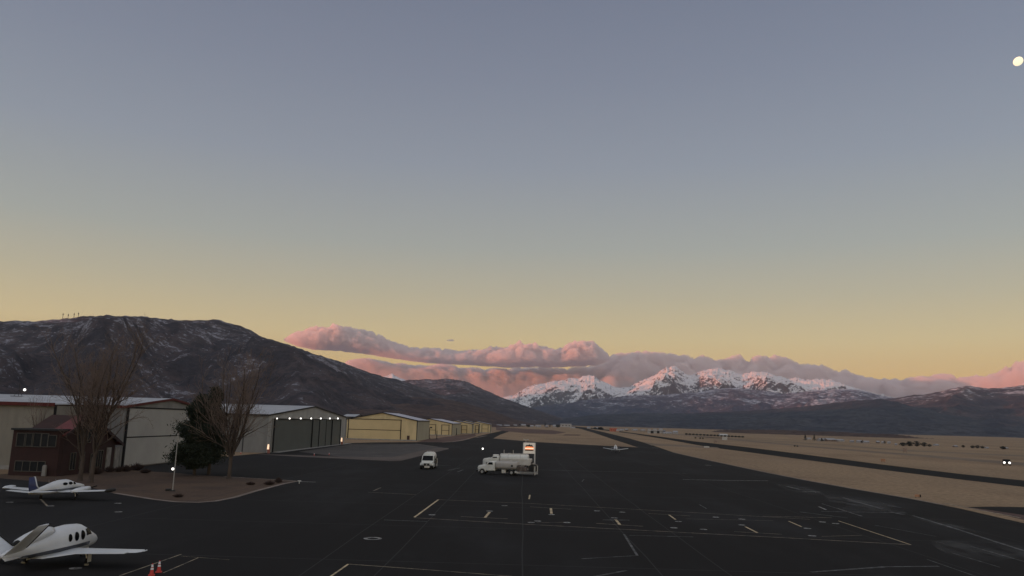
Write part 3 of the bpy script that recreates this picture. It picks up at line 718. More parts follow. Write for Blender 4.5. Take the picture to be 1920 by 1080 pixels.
# big hangar with the red trim
X0 = -57.6
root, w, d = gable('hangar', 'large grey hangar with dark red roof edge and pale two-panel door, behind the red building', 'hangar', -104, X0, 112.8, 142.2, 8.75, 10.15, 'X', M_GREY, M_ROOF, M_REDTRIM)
zt, zm = PX(238, 765, X0).z, PX(236, 820, X0).z
for i, (za, zb) in enumerate(((0.15, zm - 0.06), (zm + 0.06, zt))):
    part('door_panel', bx((w + 0.09, 0, (za + zb) / 2), (0.12, 27.6, zb - za)), M_PANEL, root)
bm = bmesh.new()
box(bm, (w + 0.05, 0, zm), (0.26, 27.9, 0.16)); box(bm, (w + 0.08, 0, zt + 0.1), (0.3, 28.2, 0.2))
for s in (-1, 1): box(bm, (w + 0.08, s * 14.0, zt / 2), (0.3, 0.36, zt))
part('door_frame', bm, M_DARK_, root)
bm = bmesh.new(); tube(bm, (w - 0.5, 0, 10.2), (w - 0.5, 0, 12.2), 0.03, 0.02, 6); part('antenna', bm, M_DKGREY, root)
# roof beacon
bm = bmesh.new()
bx1 = PY(46, 733, 127.5)
root2 = thing('roof_beacon', (-90.0, 124.0, 9.9), 0, 'small lit lamp on a tripod frame on the roof of the large grey hangar', 'beacon')
q = PY(46, 732, 124.0); root2.location = (q.x - 0.9, 124.0, 9.95)
hh = q.z - 9.95
bm = bmesh.new()
for a in (0, 2.1, 4.2): tube(bm, (0.7 * math.cos(a), 0.7 * math.sin(a), 0), (0, 0, 1.1), 0.035, n=6)
tube(bm, (0, 0, 1.0), (0, 0, 2.1), 0.04, n=6); tube(bm, (0, 0, hh - 0.12), (0.9, 0, hh - 0.12), 0.04, n=6)
box(bm, (0, 0, 0.05), (1.8, 1.2, 0.1)); tube(bm, (0, 0, 1.0), (0, 0, hh), 0.035, n=6)
part('stand', bm, M_DKGREY, root2)
bm = bmesh.new(); bmesh.ops.create_uvsphere(bm, u_segments=12, v_segments=8, radius=0.2, matrix=Matrix.Translation((0.9, 0, hh + 0.1)))
part('lamp', bm, M_LAMP, root2, True)

# beige annex left of it
XA = PY(104, 758, 105.5).x
root = thing('hangar_annex', ((XA - 100) / 2, 109, 0), 0, 'beige corrugated annex joined to the large grey hangar at the left edge', 'annex')
wa = (XA + 100) / 2
part('wall', bx((0, 0.0, 4.3), (2 * wa, 7.0, 8.6)), M_BEIGE, root)
bm = bmesh.new(); prism(bm, [(-3.9, 8.68), (3.45, 8.85), (3.45, 9.0), (-3.9, 8.84)], 'X', -wa - 0.2, wa + 0.2); part('roof', bm, M_ROOF, root)
part('fascia', bx((0, -3.93, 8.72), (2 * wa + 0.4, 0.06, 0.46)), M_REDTRIM, root)
part('corner_trim', bx((wa + 0.02, -3.4, 4.3), (0.22, 0.3, 8.6)), M_DARK_, root)
part('kerb', bx((0, -3.7, 0.25), (2 * wa, 0.4, 0.5)), mat('concrete', (0.3, 0.29, 0.27)), root)

# grey hangar with seven lamps
XG = -55.5
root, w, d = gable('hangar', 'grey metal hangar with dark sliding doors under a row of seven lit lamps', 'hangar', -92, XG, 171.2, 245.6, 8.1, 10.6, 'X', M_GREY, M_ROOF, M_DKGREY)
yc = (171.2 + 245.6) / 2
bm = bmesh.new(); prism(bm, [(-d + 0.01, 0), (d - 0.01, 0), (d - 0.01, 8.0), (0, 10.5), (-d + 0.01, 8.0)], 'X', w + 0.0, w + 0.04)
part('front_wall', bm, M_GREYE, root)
ys = [174.6 - yc, 206.5 - yc, 213.5 - yc, 220.7 - yc, 227.9 - yc, 238.5 - yc]
for i in range(len(ys) - 1):
    a, b = ys[i], ys[i + 1]
    part('sliding_door', bx((w + 0.10 + 0.09 * (i % 3), (a + b) / 2, 3.6), (0.08, b - a - 0.25, 7.1)), M_GREEN, root)
bm = bmesh.new()
box(bm, (w + 0.16, (ys[0] + ys[-1]) / 2, 7.30), (0.5, ys[-1] - ys[0] + 0.6, 0.22))
for y in ys: box(bm, (w + 0.2, y, 3.6), (0.40, 0.30, 7.16))
part('door_frame', bm, M_DARK_, root)
bm = bmesh.new()
box(bm, (w + 0.09, ys[0] - 0.75, 3.7), (0.1, 1.0, 7.4)); part('door_jamb', bm, M_GREY, root)
for u in (519.5, 543, 564, 583.5, 601.5, 618.5, 633.5):
    q = PX(u, 784.6, XG + 0.7)
    bm = bmesh.new()
    tube(bm, (w + 0.05, q.y - yc, q.z + 0.25), (w + 0.7, q.y - yc, q.z + 0.25), 0.05, n=6)
    f = part('wall_lamp', bm, M_DKGREY, root)
    bm = bmesh.new(); bmesh.ops.create_uvsphere(bm, u_segments=12, v_segments=8, radius=0.17 + 0.07 * (q.y - 170) / 70, matrix=Matrix.Translation((w + 0.7, q.y - yc, q.z)))
    part('bulb', bm, M_LAMP, f, True)
for y in (-d + 0.9,):  # shed door canopy on the side wall and downpipes
    for xx in (-5.3, -14.5, -24.0): part('downpipe', bx((w + xx, -d - 0.05, 4.0), (0.16, 0.12, 7.9)), M_DKGREY, root)
bm = bmesh.new()
for xx in (-12.0, -19.0): box(bm, (w + xx, -d - 0.04, 6.2), (5.0, 0.06, 1.1))
part('window_band', bm, mat('rust_band', (0.11, 0.06, 0.045), 0.6, (0.05, 0.035, 0.03), 1.5), root)

# door-side lamps on posts and small bollards
def post_lamp(u, v, h, label, r=0.2, grp=None):
    p = P(u, v)
    root = thing('lamp_post', (p.x, p.y, 0), 0, label, 'lamp', grp)
    bm = bmesh.new(); tube(bm, (0, 0, 0), (0, 0, h), 0.07, 0.05, 8); box(bm, (0, 0, 0.05), (0.4, 0.4, 0.1)); part('post', bm, M_DKGREY, root)
    bm = bmesh.new(); bmesh.ops.create_uvsphere(bm, u_segments=12, v_segments=8, radius=r, matrix=Matrix.Translation((0, 0, h + r * 0.7))); part('lamp_head', bm, M_LAMP, root, True)
    return root
post_lamp(905, 846.5, 0.55, 'low white lamp glowing on the apron left of the billboard and trucks', 0.24)

# tan hangars in a row, gable ends to the camera
def tan_hangar(i, xr, y0, depth, pu, eave, peak, label, doors, side=True):
    xp = PY(pu, 780, y0).x
    xl = 2 * xp - xr
    root, w, d = gable('hangar', label, 'hangar', xl, xr, y0, y0 + depth, eave, peak, 'Y', M_TAN, M_ROOFY, M_DKGREY, group='tan hangars in a row along the taxiway')
    cx = (xl + xr) / 2
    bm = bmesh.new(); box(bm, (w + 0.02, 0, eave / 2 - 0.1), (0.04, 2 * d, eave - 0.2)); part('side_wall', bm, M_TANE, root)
    part('corner_trim', bx((w, -d - 0.02, eave / 2), (0.3, 0.08, eave)), M_DKGREY, root)
    for (xa, xb, zt, kind) in doors:
        xa -= cx; xb -= cx
        if kind == 'bifold':
            for za, zb in ((0.2, zt * 0.5 - 0.08), (zt * 0.5 + 0.08, zt)):
                part('door_panel', bx(((xa + xb) / 2, -d - 0.07, (za + zb) / 2), (xb - xa, 0.1, zb - za)), M_TAND, root)
            bm = bmesh.new()
            box(bm, ((xa + xb) / 2, -d - 0.05, zt / 2), (xb - xa + 0.1, 0.2, 0.20)); box(bm, ((xa + xb) / 2, -d - 0.09, zt + 0.12), (xb - xa + 0.8, 0.3, 0.24))
            for xx in (xa - 0.15, xb + 0.15): box(bm, (xx, -d - 0.09, zt / 2), (0.28, 0.3, zt))
            part('door_frame', bm, M_DARK_, root)
        else:
            part('side_door', bx(((xa + xb) / 2, -d - 0.05, zt / 2), (xb - xa, 0.1, zt)), mat('brown_door', (0.06, 0.03, 0.022), 0.6), root)
    part('base_kerb', bx((0, -d - 0.15, 0.2), (2 * w, 0.3, 0.4)), mat('concrete', (0.3, 0.29, 0.27)), root)
    return root
YY = 295.2
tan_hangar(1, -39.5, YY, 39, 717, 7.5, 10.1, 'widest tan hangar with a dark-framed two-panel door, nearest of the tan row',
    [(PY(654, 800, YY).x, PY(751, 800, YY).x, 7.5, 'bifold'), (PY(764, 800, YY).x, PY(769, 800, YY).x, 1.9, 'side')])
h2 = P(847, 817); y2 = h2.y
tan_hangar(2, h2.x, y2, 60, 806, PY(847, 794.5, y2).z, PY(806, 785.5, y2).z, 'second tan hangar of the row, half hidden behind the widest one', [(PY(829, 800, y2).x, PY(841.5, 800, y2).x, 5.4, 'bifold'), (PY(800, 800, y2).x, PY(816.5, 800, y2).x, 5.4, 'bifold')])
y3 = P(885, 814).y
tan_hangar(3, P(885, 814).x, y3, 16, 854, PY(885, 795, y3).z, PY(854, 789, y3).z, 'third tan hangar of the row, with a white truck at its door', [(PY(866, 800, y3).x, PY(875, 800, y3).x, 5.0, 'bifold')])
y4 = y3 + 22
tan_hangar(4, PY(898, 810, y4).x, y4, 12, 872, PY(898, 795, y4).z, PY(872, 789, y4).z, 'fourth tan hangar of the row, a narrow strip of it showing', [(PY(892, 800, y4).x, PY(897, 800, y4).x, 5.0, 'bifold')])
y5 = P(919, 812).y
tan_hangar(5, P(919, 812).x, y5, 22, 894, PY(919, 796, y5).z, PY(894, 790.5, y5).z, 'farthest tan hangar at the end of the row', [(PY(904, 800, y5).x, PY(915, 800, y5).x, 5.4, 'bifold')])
# the small white-roofed shed between the grey and the first tan hangar
root, w, d = gable('shed', 'small pale shed roof showing between the grey hangar and the widest tan hangar', 'shed', PY(640, 800, 330).x, PY(664, 800, 330).x, 330, 350, 8.3, 9.3, 'X', M_GREY, M_ROOF, M_DKGREY)

# tall dark post with twin heads beside the second hangar, thin poles
def pole(name, u, v, h, label, cat, r=0.12, arm=False, m=None):
    p = P(u, v)
    root = thing(name, (p.x, p.y, 0), 0, label, cat)
    bm = bmesh.new(); tube(bm, (0, 0, 0), (0, 0, h), r, r * 0.8, 8); box(bm, (0, 0, 0.1), (r * 5, r * 5, 0.2)); part('shaft', bm, m or M_DKGREY, root)
    if arm:
        bm = bmesh.new()
        for s in (-1, 1): box(bm, (s * 0.65, 0, h + 0.1 - 0.25 * (s < 0)), (0.9, 0.5, 0.55), bev=0.08)
        box(bm, (0, 0, h), (1.2, 0.12, 0.12)); part('twin_head', bm, m or M_DKGREY, root)
    return root
pole('floodlight_pole', 804.6, 822.5, 4.6, 'dark pole with twin floodlight heads between the first two tan hangars', 'light pole', 0.22, True)
pole('post', 818.8, 823.5, 3.6, 'plain dark post in front of the second tan hangar', 'post', 0.16)
pole('post', 855.8, 816, 3.9, 'plain dark post in front of the third tan hangar', 'post', 0.22)
pole('post', 886, 813.5, 3.2, 'short dark post in front of the fourth tan hangar', 'post', 0.22)

# ---------------------------------------------------------------- red building
M_RB = mat('dark_red_boards', (0.044, 0.020, 0.017), 0.8, (0.032, 0.016, 0.014), 0.8, 7, wave=('Z', 2.4, 0.7))
M_RR = mat('red_metal_roof', (0.17, 0.040, 0.040), 0.6, (0.12, 0.030, 0.030), 0.6, 6, wave=('X', 2.0, 0.6))
M_GLASS = mat('dark_window_glass', (0.02, 0.022, 0.024), 0.25, (0.012, 0.014, 0.016), 0.8, spec=0.3)
M_FRAME = mat('pale_window_frame', (0.10, 0.09, 0.075), 0.6, (0.07, 0.065, 0.055), 3)
XE = -56.8
YF = P(20, 891).y
def y_at(u, x): return PX(u, 850, x).y
yn, yfar = y_at(125, XE), 110.5
XL = PY(20, 850, YF).x
root = thing('red_building', ((XL + XE) / 2, YF, 0), 0, 'dark red two-storey building with a red gabled roof behind the bare trees', 'building')
cx = (XL + XE) / 2; hw = (XE - XL) / 2
ztop = PY(60, 807, YF).z
part('wall', bx((0, 5.6, ztop / 2), (2 * hw, 11.2, ztop)), M_RB, root)
part('flat_roof', bx((0, 5.6, ztop + 0.12), (2 * hw + 0.4, 11.7, 0.24)), M_DKGREY, root)
# gabled wing: ridge along X
apex = PX(173, 778, XE + 0.3); e0 = PX(122, 815, XE + 0.3); e1 = PX(231, 832, XE + 0.3)
prof = [(e0.y - YF + 0.4, 0), (e1.y - YF - 1.6, 0), (e1.y - YF - 1.6, e1.z + 0.7), (apex.y - YF, apex.z - 0.1), (e0.y - YF + 0.4, e0.z + 0.15)]
bm = bmesh.new(); prism(bm, prof, 'X', hw - 5.0, hw + 0.02); part('gable_wing', bm, M_RB, root)
bm = bmesh.new()
x_l = PY(86, 812, e0.y).x - cx
rl = PY(146, 776, apex.y).x - cx
vs = [bm.verts.new(p) for p in ((x_l, e0.y - YF, e0.z), (hw + 0.35, e0.y - YF, e0.z), (hw + 0.35, apex.y - YF, apex.z), (rl, apex.y - YF, apex.z),
     (x_l, e0.y - YF, e0.z - 0.2), (hw + 0.35, e0.y - YF, e0.z - 0.2), (hw + 0.35, apex.y - YF, apex.z - 0.2), (rl, apex.y - YF, apex.z - 0.2))]
for f in ((0, 1, 2, 3), (7, 6, 5, 4), (0, 4, 5, 1), (1, 5, 6, 2), (2, 6, 7, 3), (3, 7, 4, 0)): bm.faces.new([vs[i] for i in f])
bmesh.ops.recalc_face_normals(bm, faces=bm.faces)
rf = part('roof', bm, M_RR, root)
bm = bmesh.new(); prism(bm, [(apex.y - YF + 0.01, apex.z), (e1.y - YF, e1.z), (e1.y - YF, e1.z - 0.2), (apex.y - YF + 0.01, apex.z - 0.2)], 'X', rl, hw + 0.35)
part('rear_roof', bm, M_RR, root)
bm = bmesh.new()
for a, b in (((e0.y, e0.z), (apex.y, apex.z)), ((apex.y, apex.z), (e1.y, e1.z))):
    prism(bm, [(a[0] - YF, a[1] - 0.4), (b[0] - YF, b[1] - 0.4), (b[0] - YF, b[1] + 0.03), (a[0] - YF, a[1] + 0.03)], 'X', hw + 0.36, hw + 0.46)
part('barge_board', bm, mat('dark_barge', (0.035, 0.018, 0.018), 0.7), root)
def window(xa, xb, za, zb, n, face='S', yy=0.0):
    """n panes side by side"""
    bm = bmesh.new(); wdt = xb - xa
    S_ = lambda c, s: box(bm, c, s) if face == 'S' else box(bm, (hw + 0.02 - c[1], c[0], c[2]), (s[1], s[0], s[2]))
    t_ = 0.07
    for z in (za, zb): S_(((xa + xb) / 2, yy - 0.05, z), (wdt + t_, 0.1, t_))
    for i in range(n + 1): S_((xa + wdt * i / n, yy - 0.05, (za + zb) / 2), (t_, 0.09, zb - za))
    f = part('window', bm, M_FRAME, root)
    bm = bmesh.new(); S_(((xa + xb) / 2, yy - 0.02, (za + zb) / 2), (wdt, 0.03, zb - za)); part('pane', bm, M_GLASS, f)
def wz(u, v): q = PY(u, v, YF); return q.x - cx, q.z
for (ua, ub, va, vb, n) in ((33, 48, 812, 837, 1), (48, 62, 812, 837, 1), (62, 77, 812, 838, 1), (78, 90, 813, 838, 1), (29, 84, 864, 884.5, 4), (91, 105, 816, 838, 1)):
    xa, z1 = wz(ua, va); xb, z0 = wz(ub, vb)
    window(xa + 0.03, xb - 0.03, z0, z1, n)
for (ua, ub, z0, z1, n) in ((132, 142, 0.6, 2.7, 2), (150, 158, 0.6, 2.7, 2), (160, 166, 3.9, 6.0, 1), (142, 152, 3.9, 5.6, 2), (180, 192, 0.4, 2.8, 3), (170, 176, 0.1, 2.4, 1)):
    window(y_at(ua, XE) - YF, y_at(ub, XE) - YF, z0, z1, n, 'E')
bm = bmesh.new()
for u0_, u1_ in ((199, 206.5), (214.5, 222)):
    ya, yb = y_at(u0_, XE) - YF, y_at(u1_, XE) - YF
    box(bm, (hw + 0.0, (ya + yb) / 2, 1.55), (0.3, yb - ya, 3.1))
part('porch_panel', bm, mat('pale_panel', (0.26, 0.25, 0.23), 0.7, (0.18, 0.17, 0.16), 1.0), root)
p = P(84, 886)
bm = bmesh.new(); box(bm, (0, 0, 0.6), (0.45, 0.35, 1.2), bev=0.05); box(bm, (0, 0, 1.25), (0.35, 0.3, 0.2), bev=0.04)
o = obj('utility_box', bm, mat('pale_panel', (0.26, 0.25, 0.23))); o.location = (PY(84, 875, YF - 0.4).x, YF - 0.4, 0.9)
o.location.z = 0
tag(o, 'small pale utility box against the front of the red building', 'utility box')

# ---------------------------------------------------------------- billboard sign
ps = P(991.5, 881)
root = thing('sign', (ps.x, ps.y, 0), R(2), 'tall lit sign on two white posts with a mountain sunset emblem, behind the fuel trucks', 'sign')
M_WPOST = mat('white_painted_post', (0.55, 0.54, 0.50), 0.5, (0.42, 0.41, 0.38), 2)
m1, m2 = PY(979.5, 830, ps.y), PY(1002.5, 849, ps.y)
sx = (m2.x - m1.x) / 2
zt, zb = PY(990, 830, ps.y).z, PY(990, 850.5, ps.y).z
for s in (-1, 1): part('post', bx((s * (sx - 0.1), 0, zt / 2), (0.24, 0.24, zt), bev=0.03), M_WPOST, root)
part('board', bx((0, -0.02, (zt + zb) / 2), (2 * sx - 0.2, 0.22, zt - zb), bev=0.02), mat('lit_sign_face', (0.5, 0.48, 0.44), 0.4, emit=(1.0, 0.86, 0.70), estr=0.20), root)
W_ = sx - 0.35; zc = zb + (zt - zb) * 0.56; hh = (zt - zb)
# glowing sunset band between two curved edges
def strip(z0, z1, bulge0, bulge1, m, nm, yy=-0.145):
    bm = bmesh.new(); n = 14; lo, hi = [], []
    for i in range(n + 1):
        x = -W_ + 2 * W_ * i / n; k = 1 - (x / W_) ** 2
        lo.append((x, z0 + bulge0 * k)); hi.append((x, z1 + bulge1 * k))
    prism(bm, lo + hi[::-1], 'Y', yy, yy - 0.02); return part(nm, bm, m, root)
strip(zb + hh * 0.38, zb + hh * 0.62, 0.0, 0.25, mat('lit_orange', (0.8, 0.25, 0.1), 0.5, emit=(1.0, 0.30, 0.12), estr=0.75), 'sunset_band')
strip(zb + hh * 0.42, zb + hh * 0.52, 0.0, 0.0, mat('lit_pale_orange', (0.8, 0.6, 0.4), 0.5, emit=(1.0, 0.62, 0.42), estr=1.0), 'glow_line', -0.167)
strip(zb + hh * 0.26, zb + hh * 0.38, 0.0, 0.0, mat('sign_brown', (0.16, 0.06, 0.03), 0.5), 'lower_band')
bm = bmesh.new()
mt = [(-W_, hh * 0.60), (-W_ * 0.8, hh * 0.74), (-W_ * 0.62, hh * 0.80), (-W_ * 0.45, hh * 0.76), (-W_ * 0.3, hh * 0.80), (-W_ * 0.12, hh * 0.78), (0, hh * 0.90), (W_ * 0.14, hh * 0.80), (W_ * 0.3, hh * 0.76), (W_ * 0.5, hh * 0.82), (W_ * 0.72, hh * 0.75), (W_, hh * 0.58),
      (W_ * 0.7, hh * 0.63), (W_ * 0.5, hh * 0.66), (W_ * 0.3, hh * 0.62), (W_ * 0.1, hh * 0.68), (-W_ * 0.1, hh * 0.64), (-W_ * 0.35, hh * 0.68), (-W_ * 0.6, hh * 0.64), (-W_ * 0.8, hh * 0.64)]
prism(bm, [(x, z + zb) for x, z in mt], 'Y', -0.168, -0.19); part('mountain_emblem', bm, M_DARK_, root)
bm = bmesh.new()
tube(bm, (-0.6, 0, zt), (-0.6, 0, zt + 0.55), 0.03, n=6); tube(bm, (-0.95, 0, zt + 0.5), (-0.25, 0, zt + 0.5), 0.03, n=6)
for x in (-0.95, -0.25): box(bm, (x, 0, zt + 0.56), (0.16, 0.16, 0.14))
part('weather_mast', bm, M_WPOST, root)
# ---------------------------------------------------------------- vehicles and aircraft
M_WHITE = mat('white_gloss_paint', (0.62, 0.62, 0.58), 0.3, (0.50, 0.50, 0.46), 0.8, 5, spec=0.5)
M_WHITE2 = mat('weathered_white_paint', (0.52, 0.50, 0.45), 0.45, (0.40, 0.38, 0.34), 0.9, 6, spec=0.4)
M_TANK = mat('dull_tank_paint', (0.40, 0.375, 0.345), 0.45, (0.32, 0.30, 0.275), 0.6, 6, spec=0.4)
M_PLANE = mat('white_aircraft_paint', (0.60, 0.62, 0.64), 0.28, (0.54, 0.56, 0.58), 0.7, 5, spec=0.5)
M_GREYP = mat('grey_stripe_paint', (0.13, 0.14, 0.17), 0.35, (0.11, 0.12, 0.145), 0.7, 4)
M_BLUE = mat('navy_blue_paint', (0.035, 0.045, 0.12), 0.4, (0.03, 0.035, 0.09), 1.0, 4)
M_TYRE = mat('tyre_rubber', (0.012, 0.012, 0.012), 0.9, (0.02, 0.02, 0.02), 5)
M_RIM = mat('pale_wheel_rim', (0.42, 0.41, 0.39), 0.4, (0.3, 0.29, 0.28), 4, metallic=0.3)
M_GL = mat('dark_tinted_glass', (0.008, 0.009, 0.011), 0.08, (0.012, 0.013, 0.015), 1.0, spec=0.06)
M_CHAS = mat('black_chassis', (0.014, 0.014, 0.014), 0.7, (0.025, 0.023, 0.02), 3)
M_MACH = mat('brown_grey_machinery', (0.16, 0.13, 0.11), 0.6, (0.08, 0.065, 0.055), 3.0, 6)
M_CHROME = mat('dull_aluminium', (0.45, 0.45, 0.45), 0.35, (0.33, 0.33, 0.33), 3, metallic=0.7)
M_ORNG = mat('cone_orange', (0.55, 0.055, 0.045), 0.6, (0.42, 0.045, 0.035), 5)
def wheel(root, x, y, r=0.42, w=0.28, dual=False):
    s = 1 if x > 0 else -1
    bm = bmesh.new()
    c = Vector((x, y, r)); a = c - Vector((s * w, 0, 0)) * (1.9 if dual else 1.0)
    prof = [(0.55 * r, 0.0), (0.92 * r, 0.0), (r, 0.15), (r, 0.85), (0.92 * r, 1.0), (0.5 * r, 1.0)]
    rings = []
    for rr, t_ in prof:
        p = c.lerp(a, t_)
        rings.append([(p.x, p.y + rr * math.cos(q * math.pi / 10), p.z + rr * math.sin(q * math.pi / 10)) for q in range(20)])
    loft(bm, rings)
    wobj = part('wheel', bm, M_TYRE, root, True)
    bm = bmesh.new(); tube(bm, c - Vector((s * 0.04, 0, 0)), c + Vector((s * 0.015, 0, 0)), 0.56 * r, 0.5 * r, 16); tube(bm, c, c + Vector((s * 0.07, 0, 0)), 0.2 * r, 0.16 * r, 10)
    part('rim', bm, M_RIM, wobj)
def rrect(w, h, r, cx=0.0, cz=0.0, n=4):
    pts = []
    for qx, qz, a0 in ((1, 1, 0), (-1, 1, 90), (-1, -1, 180), (1, -1, 270)):
        for i in range(n + 1):
            a = R(a0 + 90 * i / n)
            pts.append((cx + qx * (w - r) + r * math.cos(a), cz + qz * (h - r) + r * math.sin(a)))
    return pts
def fuel_truck(loc, rz, label, L, cabt, tankt, wid, hoodz, tank_m, y_rear_wheel, cab_l=2.9, tank_a=3.0, tank_b=6.3, rear='machinery', plate=None):
    """y = 0 at the front bumper, the truck runs back to y = -L"""
    root = thing('fuel_truck', loc, rz, label, 'fuel truck', 'white fuel trucks parked on the apron')
    hw_ = wid / 2
    # cab and hood as one shaped body
    bm = bmesh.new()
    def sec(y, ztop, w_, r_, zb=0.55): return [(x, -y, z) for x, z in rrect(w_, (ztop - zb) / 2, r_, 0, (ztop + zb) / 2)]
    loft(bm, [sec(0.22, hoodz - 0.22, hw_ * 0.78, 0.2), sec(0.34, hoodz - 0.06, hw_ * 0.84, 0.22), sec(1.0, hoodz + 0.04, hw_ * 0.88, 0.2), sec(1.42, hoodz + 0.10, hw_ * 0.92, 0.18), sec(1.85, cabt - 0.10, hw_ * 0.90, 0.2), sec(2.05, cabt, hw_ * 0.88, 0.2), sec(cab_l - 0.1, cabt - 0.01, hw_ * 0.88, 0.2), sec(cab_l, cabt - 0.06, hw_ * 0.86, 0.2)])
    part('cab', bm, M_WHITE, root, True)
    # fenders
    for s in (-1, 1):
        bm = bmesh.new(); rg = []
        for i in range(13):
            a = math.pi * i / 12
            for_ = (-0.95 + 0.58 * math.cos(a), 0.45 + 0.56 * math.sin(a))
            rg.append(for_)
        inner = [(-0.95 + 0.47 * math.cos(math.pi * i / 12), 0.45 + 0.46 * math.sin(math.pi * i / 12)) for i in range(12, -1, -1)]
        prism(bm, rg + inner, 'X', s * (hw_ - 0.42), s * (hw_ + 0.0))
        part('fender', bm, M_WHITE, root)
    # glass
    bm = bmesh.new()
    zc0, zc1 = hoodz + 0.16, cabt - 0.13
    v = [(-hw_ * 0.80, -1.44, zc0 - 0.04), (hw_ * 0.80, -1.44, zc0 - 0.04), (hw_ * 0.74, -1.88, zc1 + 0.03), (-hw_ * 0.74, -1.88, zc1 + 0.03)]
    f = [(x, y + 0.06, z + 0.02) for x, y, z in v]
    loft(bm, [v, f]); part('windscreen', bm, M_GL, root)
    for s in (-1, 1):
        bm = bmesh.new()
        prism(bm, [(-1.72, zc0 - 0.04), (-2.0, zc1), (-2.55, zc1), (-2.58, zc0 - 0.04)], 'X', s * (hw_ * 0.885), s * (hw_ * 0.91)); part('side_window', bm, M_GL, root)
        bm = bmesh.new(); box(bm, (s * (hw_ + 0.16), -1.62, zc0 + 0.18), (0.16, 0.07, 0.34), bev=0.02); box(bm, (s * (hw_ + 0.04), -1.62, zc0 + 0.05), (0.2, 0.03, 0.03)); part('mirror', bm, M_CHAS, root)
        part('headlight', bx((s * hw_ * 0.64, -0.24, hoodz - 0.42), (0.30, 0.12, 0.22), bev=0.04), mat('headlight_glass', (0.55, 0.55, 0.53), 0.2), root)
        bm = bmesh.new(); box(bm, (s * (hw_ - 0.02), -1.95, 0.62), (0.22, 0.7, 0.08)); part('step', bm, M_CHROME, root)
    part('grille', bx((0, -0.18, hoodz - 0.50), (hw_ * 0.86, 0.08, 0.44), bev=0.03), M_CHAS, root)
    part('badge', bx((0, -0.13, hoodz - 0.50), (0.16, 0.04, 0.30), bev=0.02), M_CHROME, root)
    part('bumper', bx((0, -0.08, 0.52), (2 * hw_ * 0.97, 0.22, 0.26), bev=0.04), M_CHAS, root)
    if plate: part('front_plate', bx((-0.1, 0.06, 0.42), (0.85, 0.04, 0.3), bev=0.01), M_WHITE2, root)
    bm = bmesh.new()
    for s in (-1, 1): box(bm, (s * 0.42, -(L / 2 + 0.3), 0.62), (0.12, L - 0.8, 0.22))
    for k in range(5): box(bm, (0, -1.2 - k * (L - 2.0) / 4, 0.62), (0.8, 0.1, 0.14))
    part('chassis', bm, M_CHAS, root)
    # tank
    bm = bmesh.new()
    zb = 0.88; cz = (tankt + zb) / 2; hh_ = (tankt - zb) / 2
    def ts(y, k): return [(x * k, -y, cz + (z - cz) * k) for x, z in rrect(hw_ * 0.92, hh_, hh_ * 0.72, 0, cz, 6)]
    loft(bm, [ts(tank_a, 0.82), ts(tank_a + 0.06, 0.95), ts(tank_a + 0.18, 1.0), ts(tank_b - 0.18, 1.0), ts(tank_b - 0.06, 0.95), ts(tank_b, 0.82)])
    part('tank', bm, tank_m, root, True)
    for k in (0.28, 0.72):
        bm = bmesh.new(); y = tank_a + (tank_b - tank_a) * k
        loft(bm, [[(x * 1.012, -y + dy, cz + (z - cz) * 1.012) for x, z in rrect(hw_ * 0.92, hh_, hh_ * 0.72, 0, cz, 6)] for dy in (-0.03, 0.03)])
        part('tank_band', bm, M_CHROME, root)
    bm = bmesh.new()
    for k in (0.3, 0.65):
        y = tank_a + (tank_b - tank_a) * k
        tube(bm, (0, -y, tankt - 0.03), (0, -y, tankt + 0.12), 0.26, 0.24, 12)
    for s in (-1, 1): box(bm, (s * 0.42, -(tank_a + tank_b) / 2, tankt + 0.02), (0.05, (tank_b - tank_a) * 0.8, 0.12))
    part('manhole_rail', bm, M_TANK, root)
    o = part('hazard_placard', bx((0, 0, 0), (0.02, 0.27, 0.27)), M_DARK_, root); o.location = (hw_ * 0.93, -(tank_b - 0.75), cz - 0.05); o.rotation_euler = (R(45), 0, 0)
    o = part('hazard_placard', bx((0, 0, 0), (0.02, 0.27, 0.27)), M_DARK_, root); o.location = (-hw_ * 0.93, -(tank_b - 0.75), cz - 0.05); o.rotation_euler = (R(45), 0, 0)
    for s in (-1, 1):
        part('side_box', bx((s * hw_ * 0.72, -(y_rear_wheel - 1.25), 0.55), (0.4, 0.62, 0.5), bev=0.03), M_WHITE2, root)
        bm = bmesh.new(); prism(bm, [(-(y_rear_wheel + 0.5), 0.4), (-(y_rear_wheel + 1.2), 0.35), (-(y_rear_wheel + 1.2), 0.52), (-(y_rear_wheel + 0.5), 0.72)], 'X', s * (hw_ - 0.45), s * (hw_ - 0.05)); part('mudguard', bm, M_WHITE2, root)
    if rear == 'machinery':
        bm = bmesh.new(); box(bm, (0, -(tank_b + L) / 2 - 0.1, 0.55), (wid * 0.96, L - tank_b - 0.3, 0.14)); box(bm, (0, -(tank_b + L) / 2, 0.36), (wid, L - tank_b - 0.6, 0.08)); part('rear_deck', bm, M_CHROME, root)
        bm = bmesh.new(); ya = -(tank_b + 0.12); yb = -(L - 0.25)
        for s in (-1, 1):
            for y in (ya, (ya * 2 + yb) / 3, (ya + 2 * yb) / 3, yb): box(bm, (s * hw_ * 0.92, y, 1.05), (0.07, 0.07, 0.95))
        box(bm, (0, ya - 0.1, 1.1), (wid * 0.9, 0.12, 0.9)); box(bm, (0, ya - 0.45, 1.02), (wid * 0.72, 0.5, 0.7), bev=0.05)
        box(bm, (hw_ * 0.5, ya - 1.0, 0.9), (0.5, 0.4, 0.5), bev=0.05); box(bm, (-hw_ * 0.5, ya - 1.1, 0.95), (0.5, 0.5, 0.6), bev=0.05)
        part('pump_cabinet', bm, M_MACH, root)
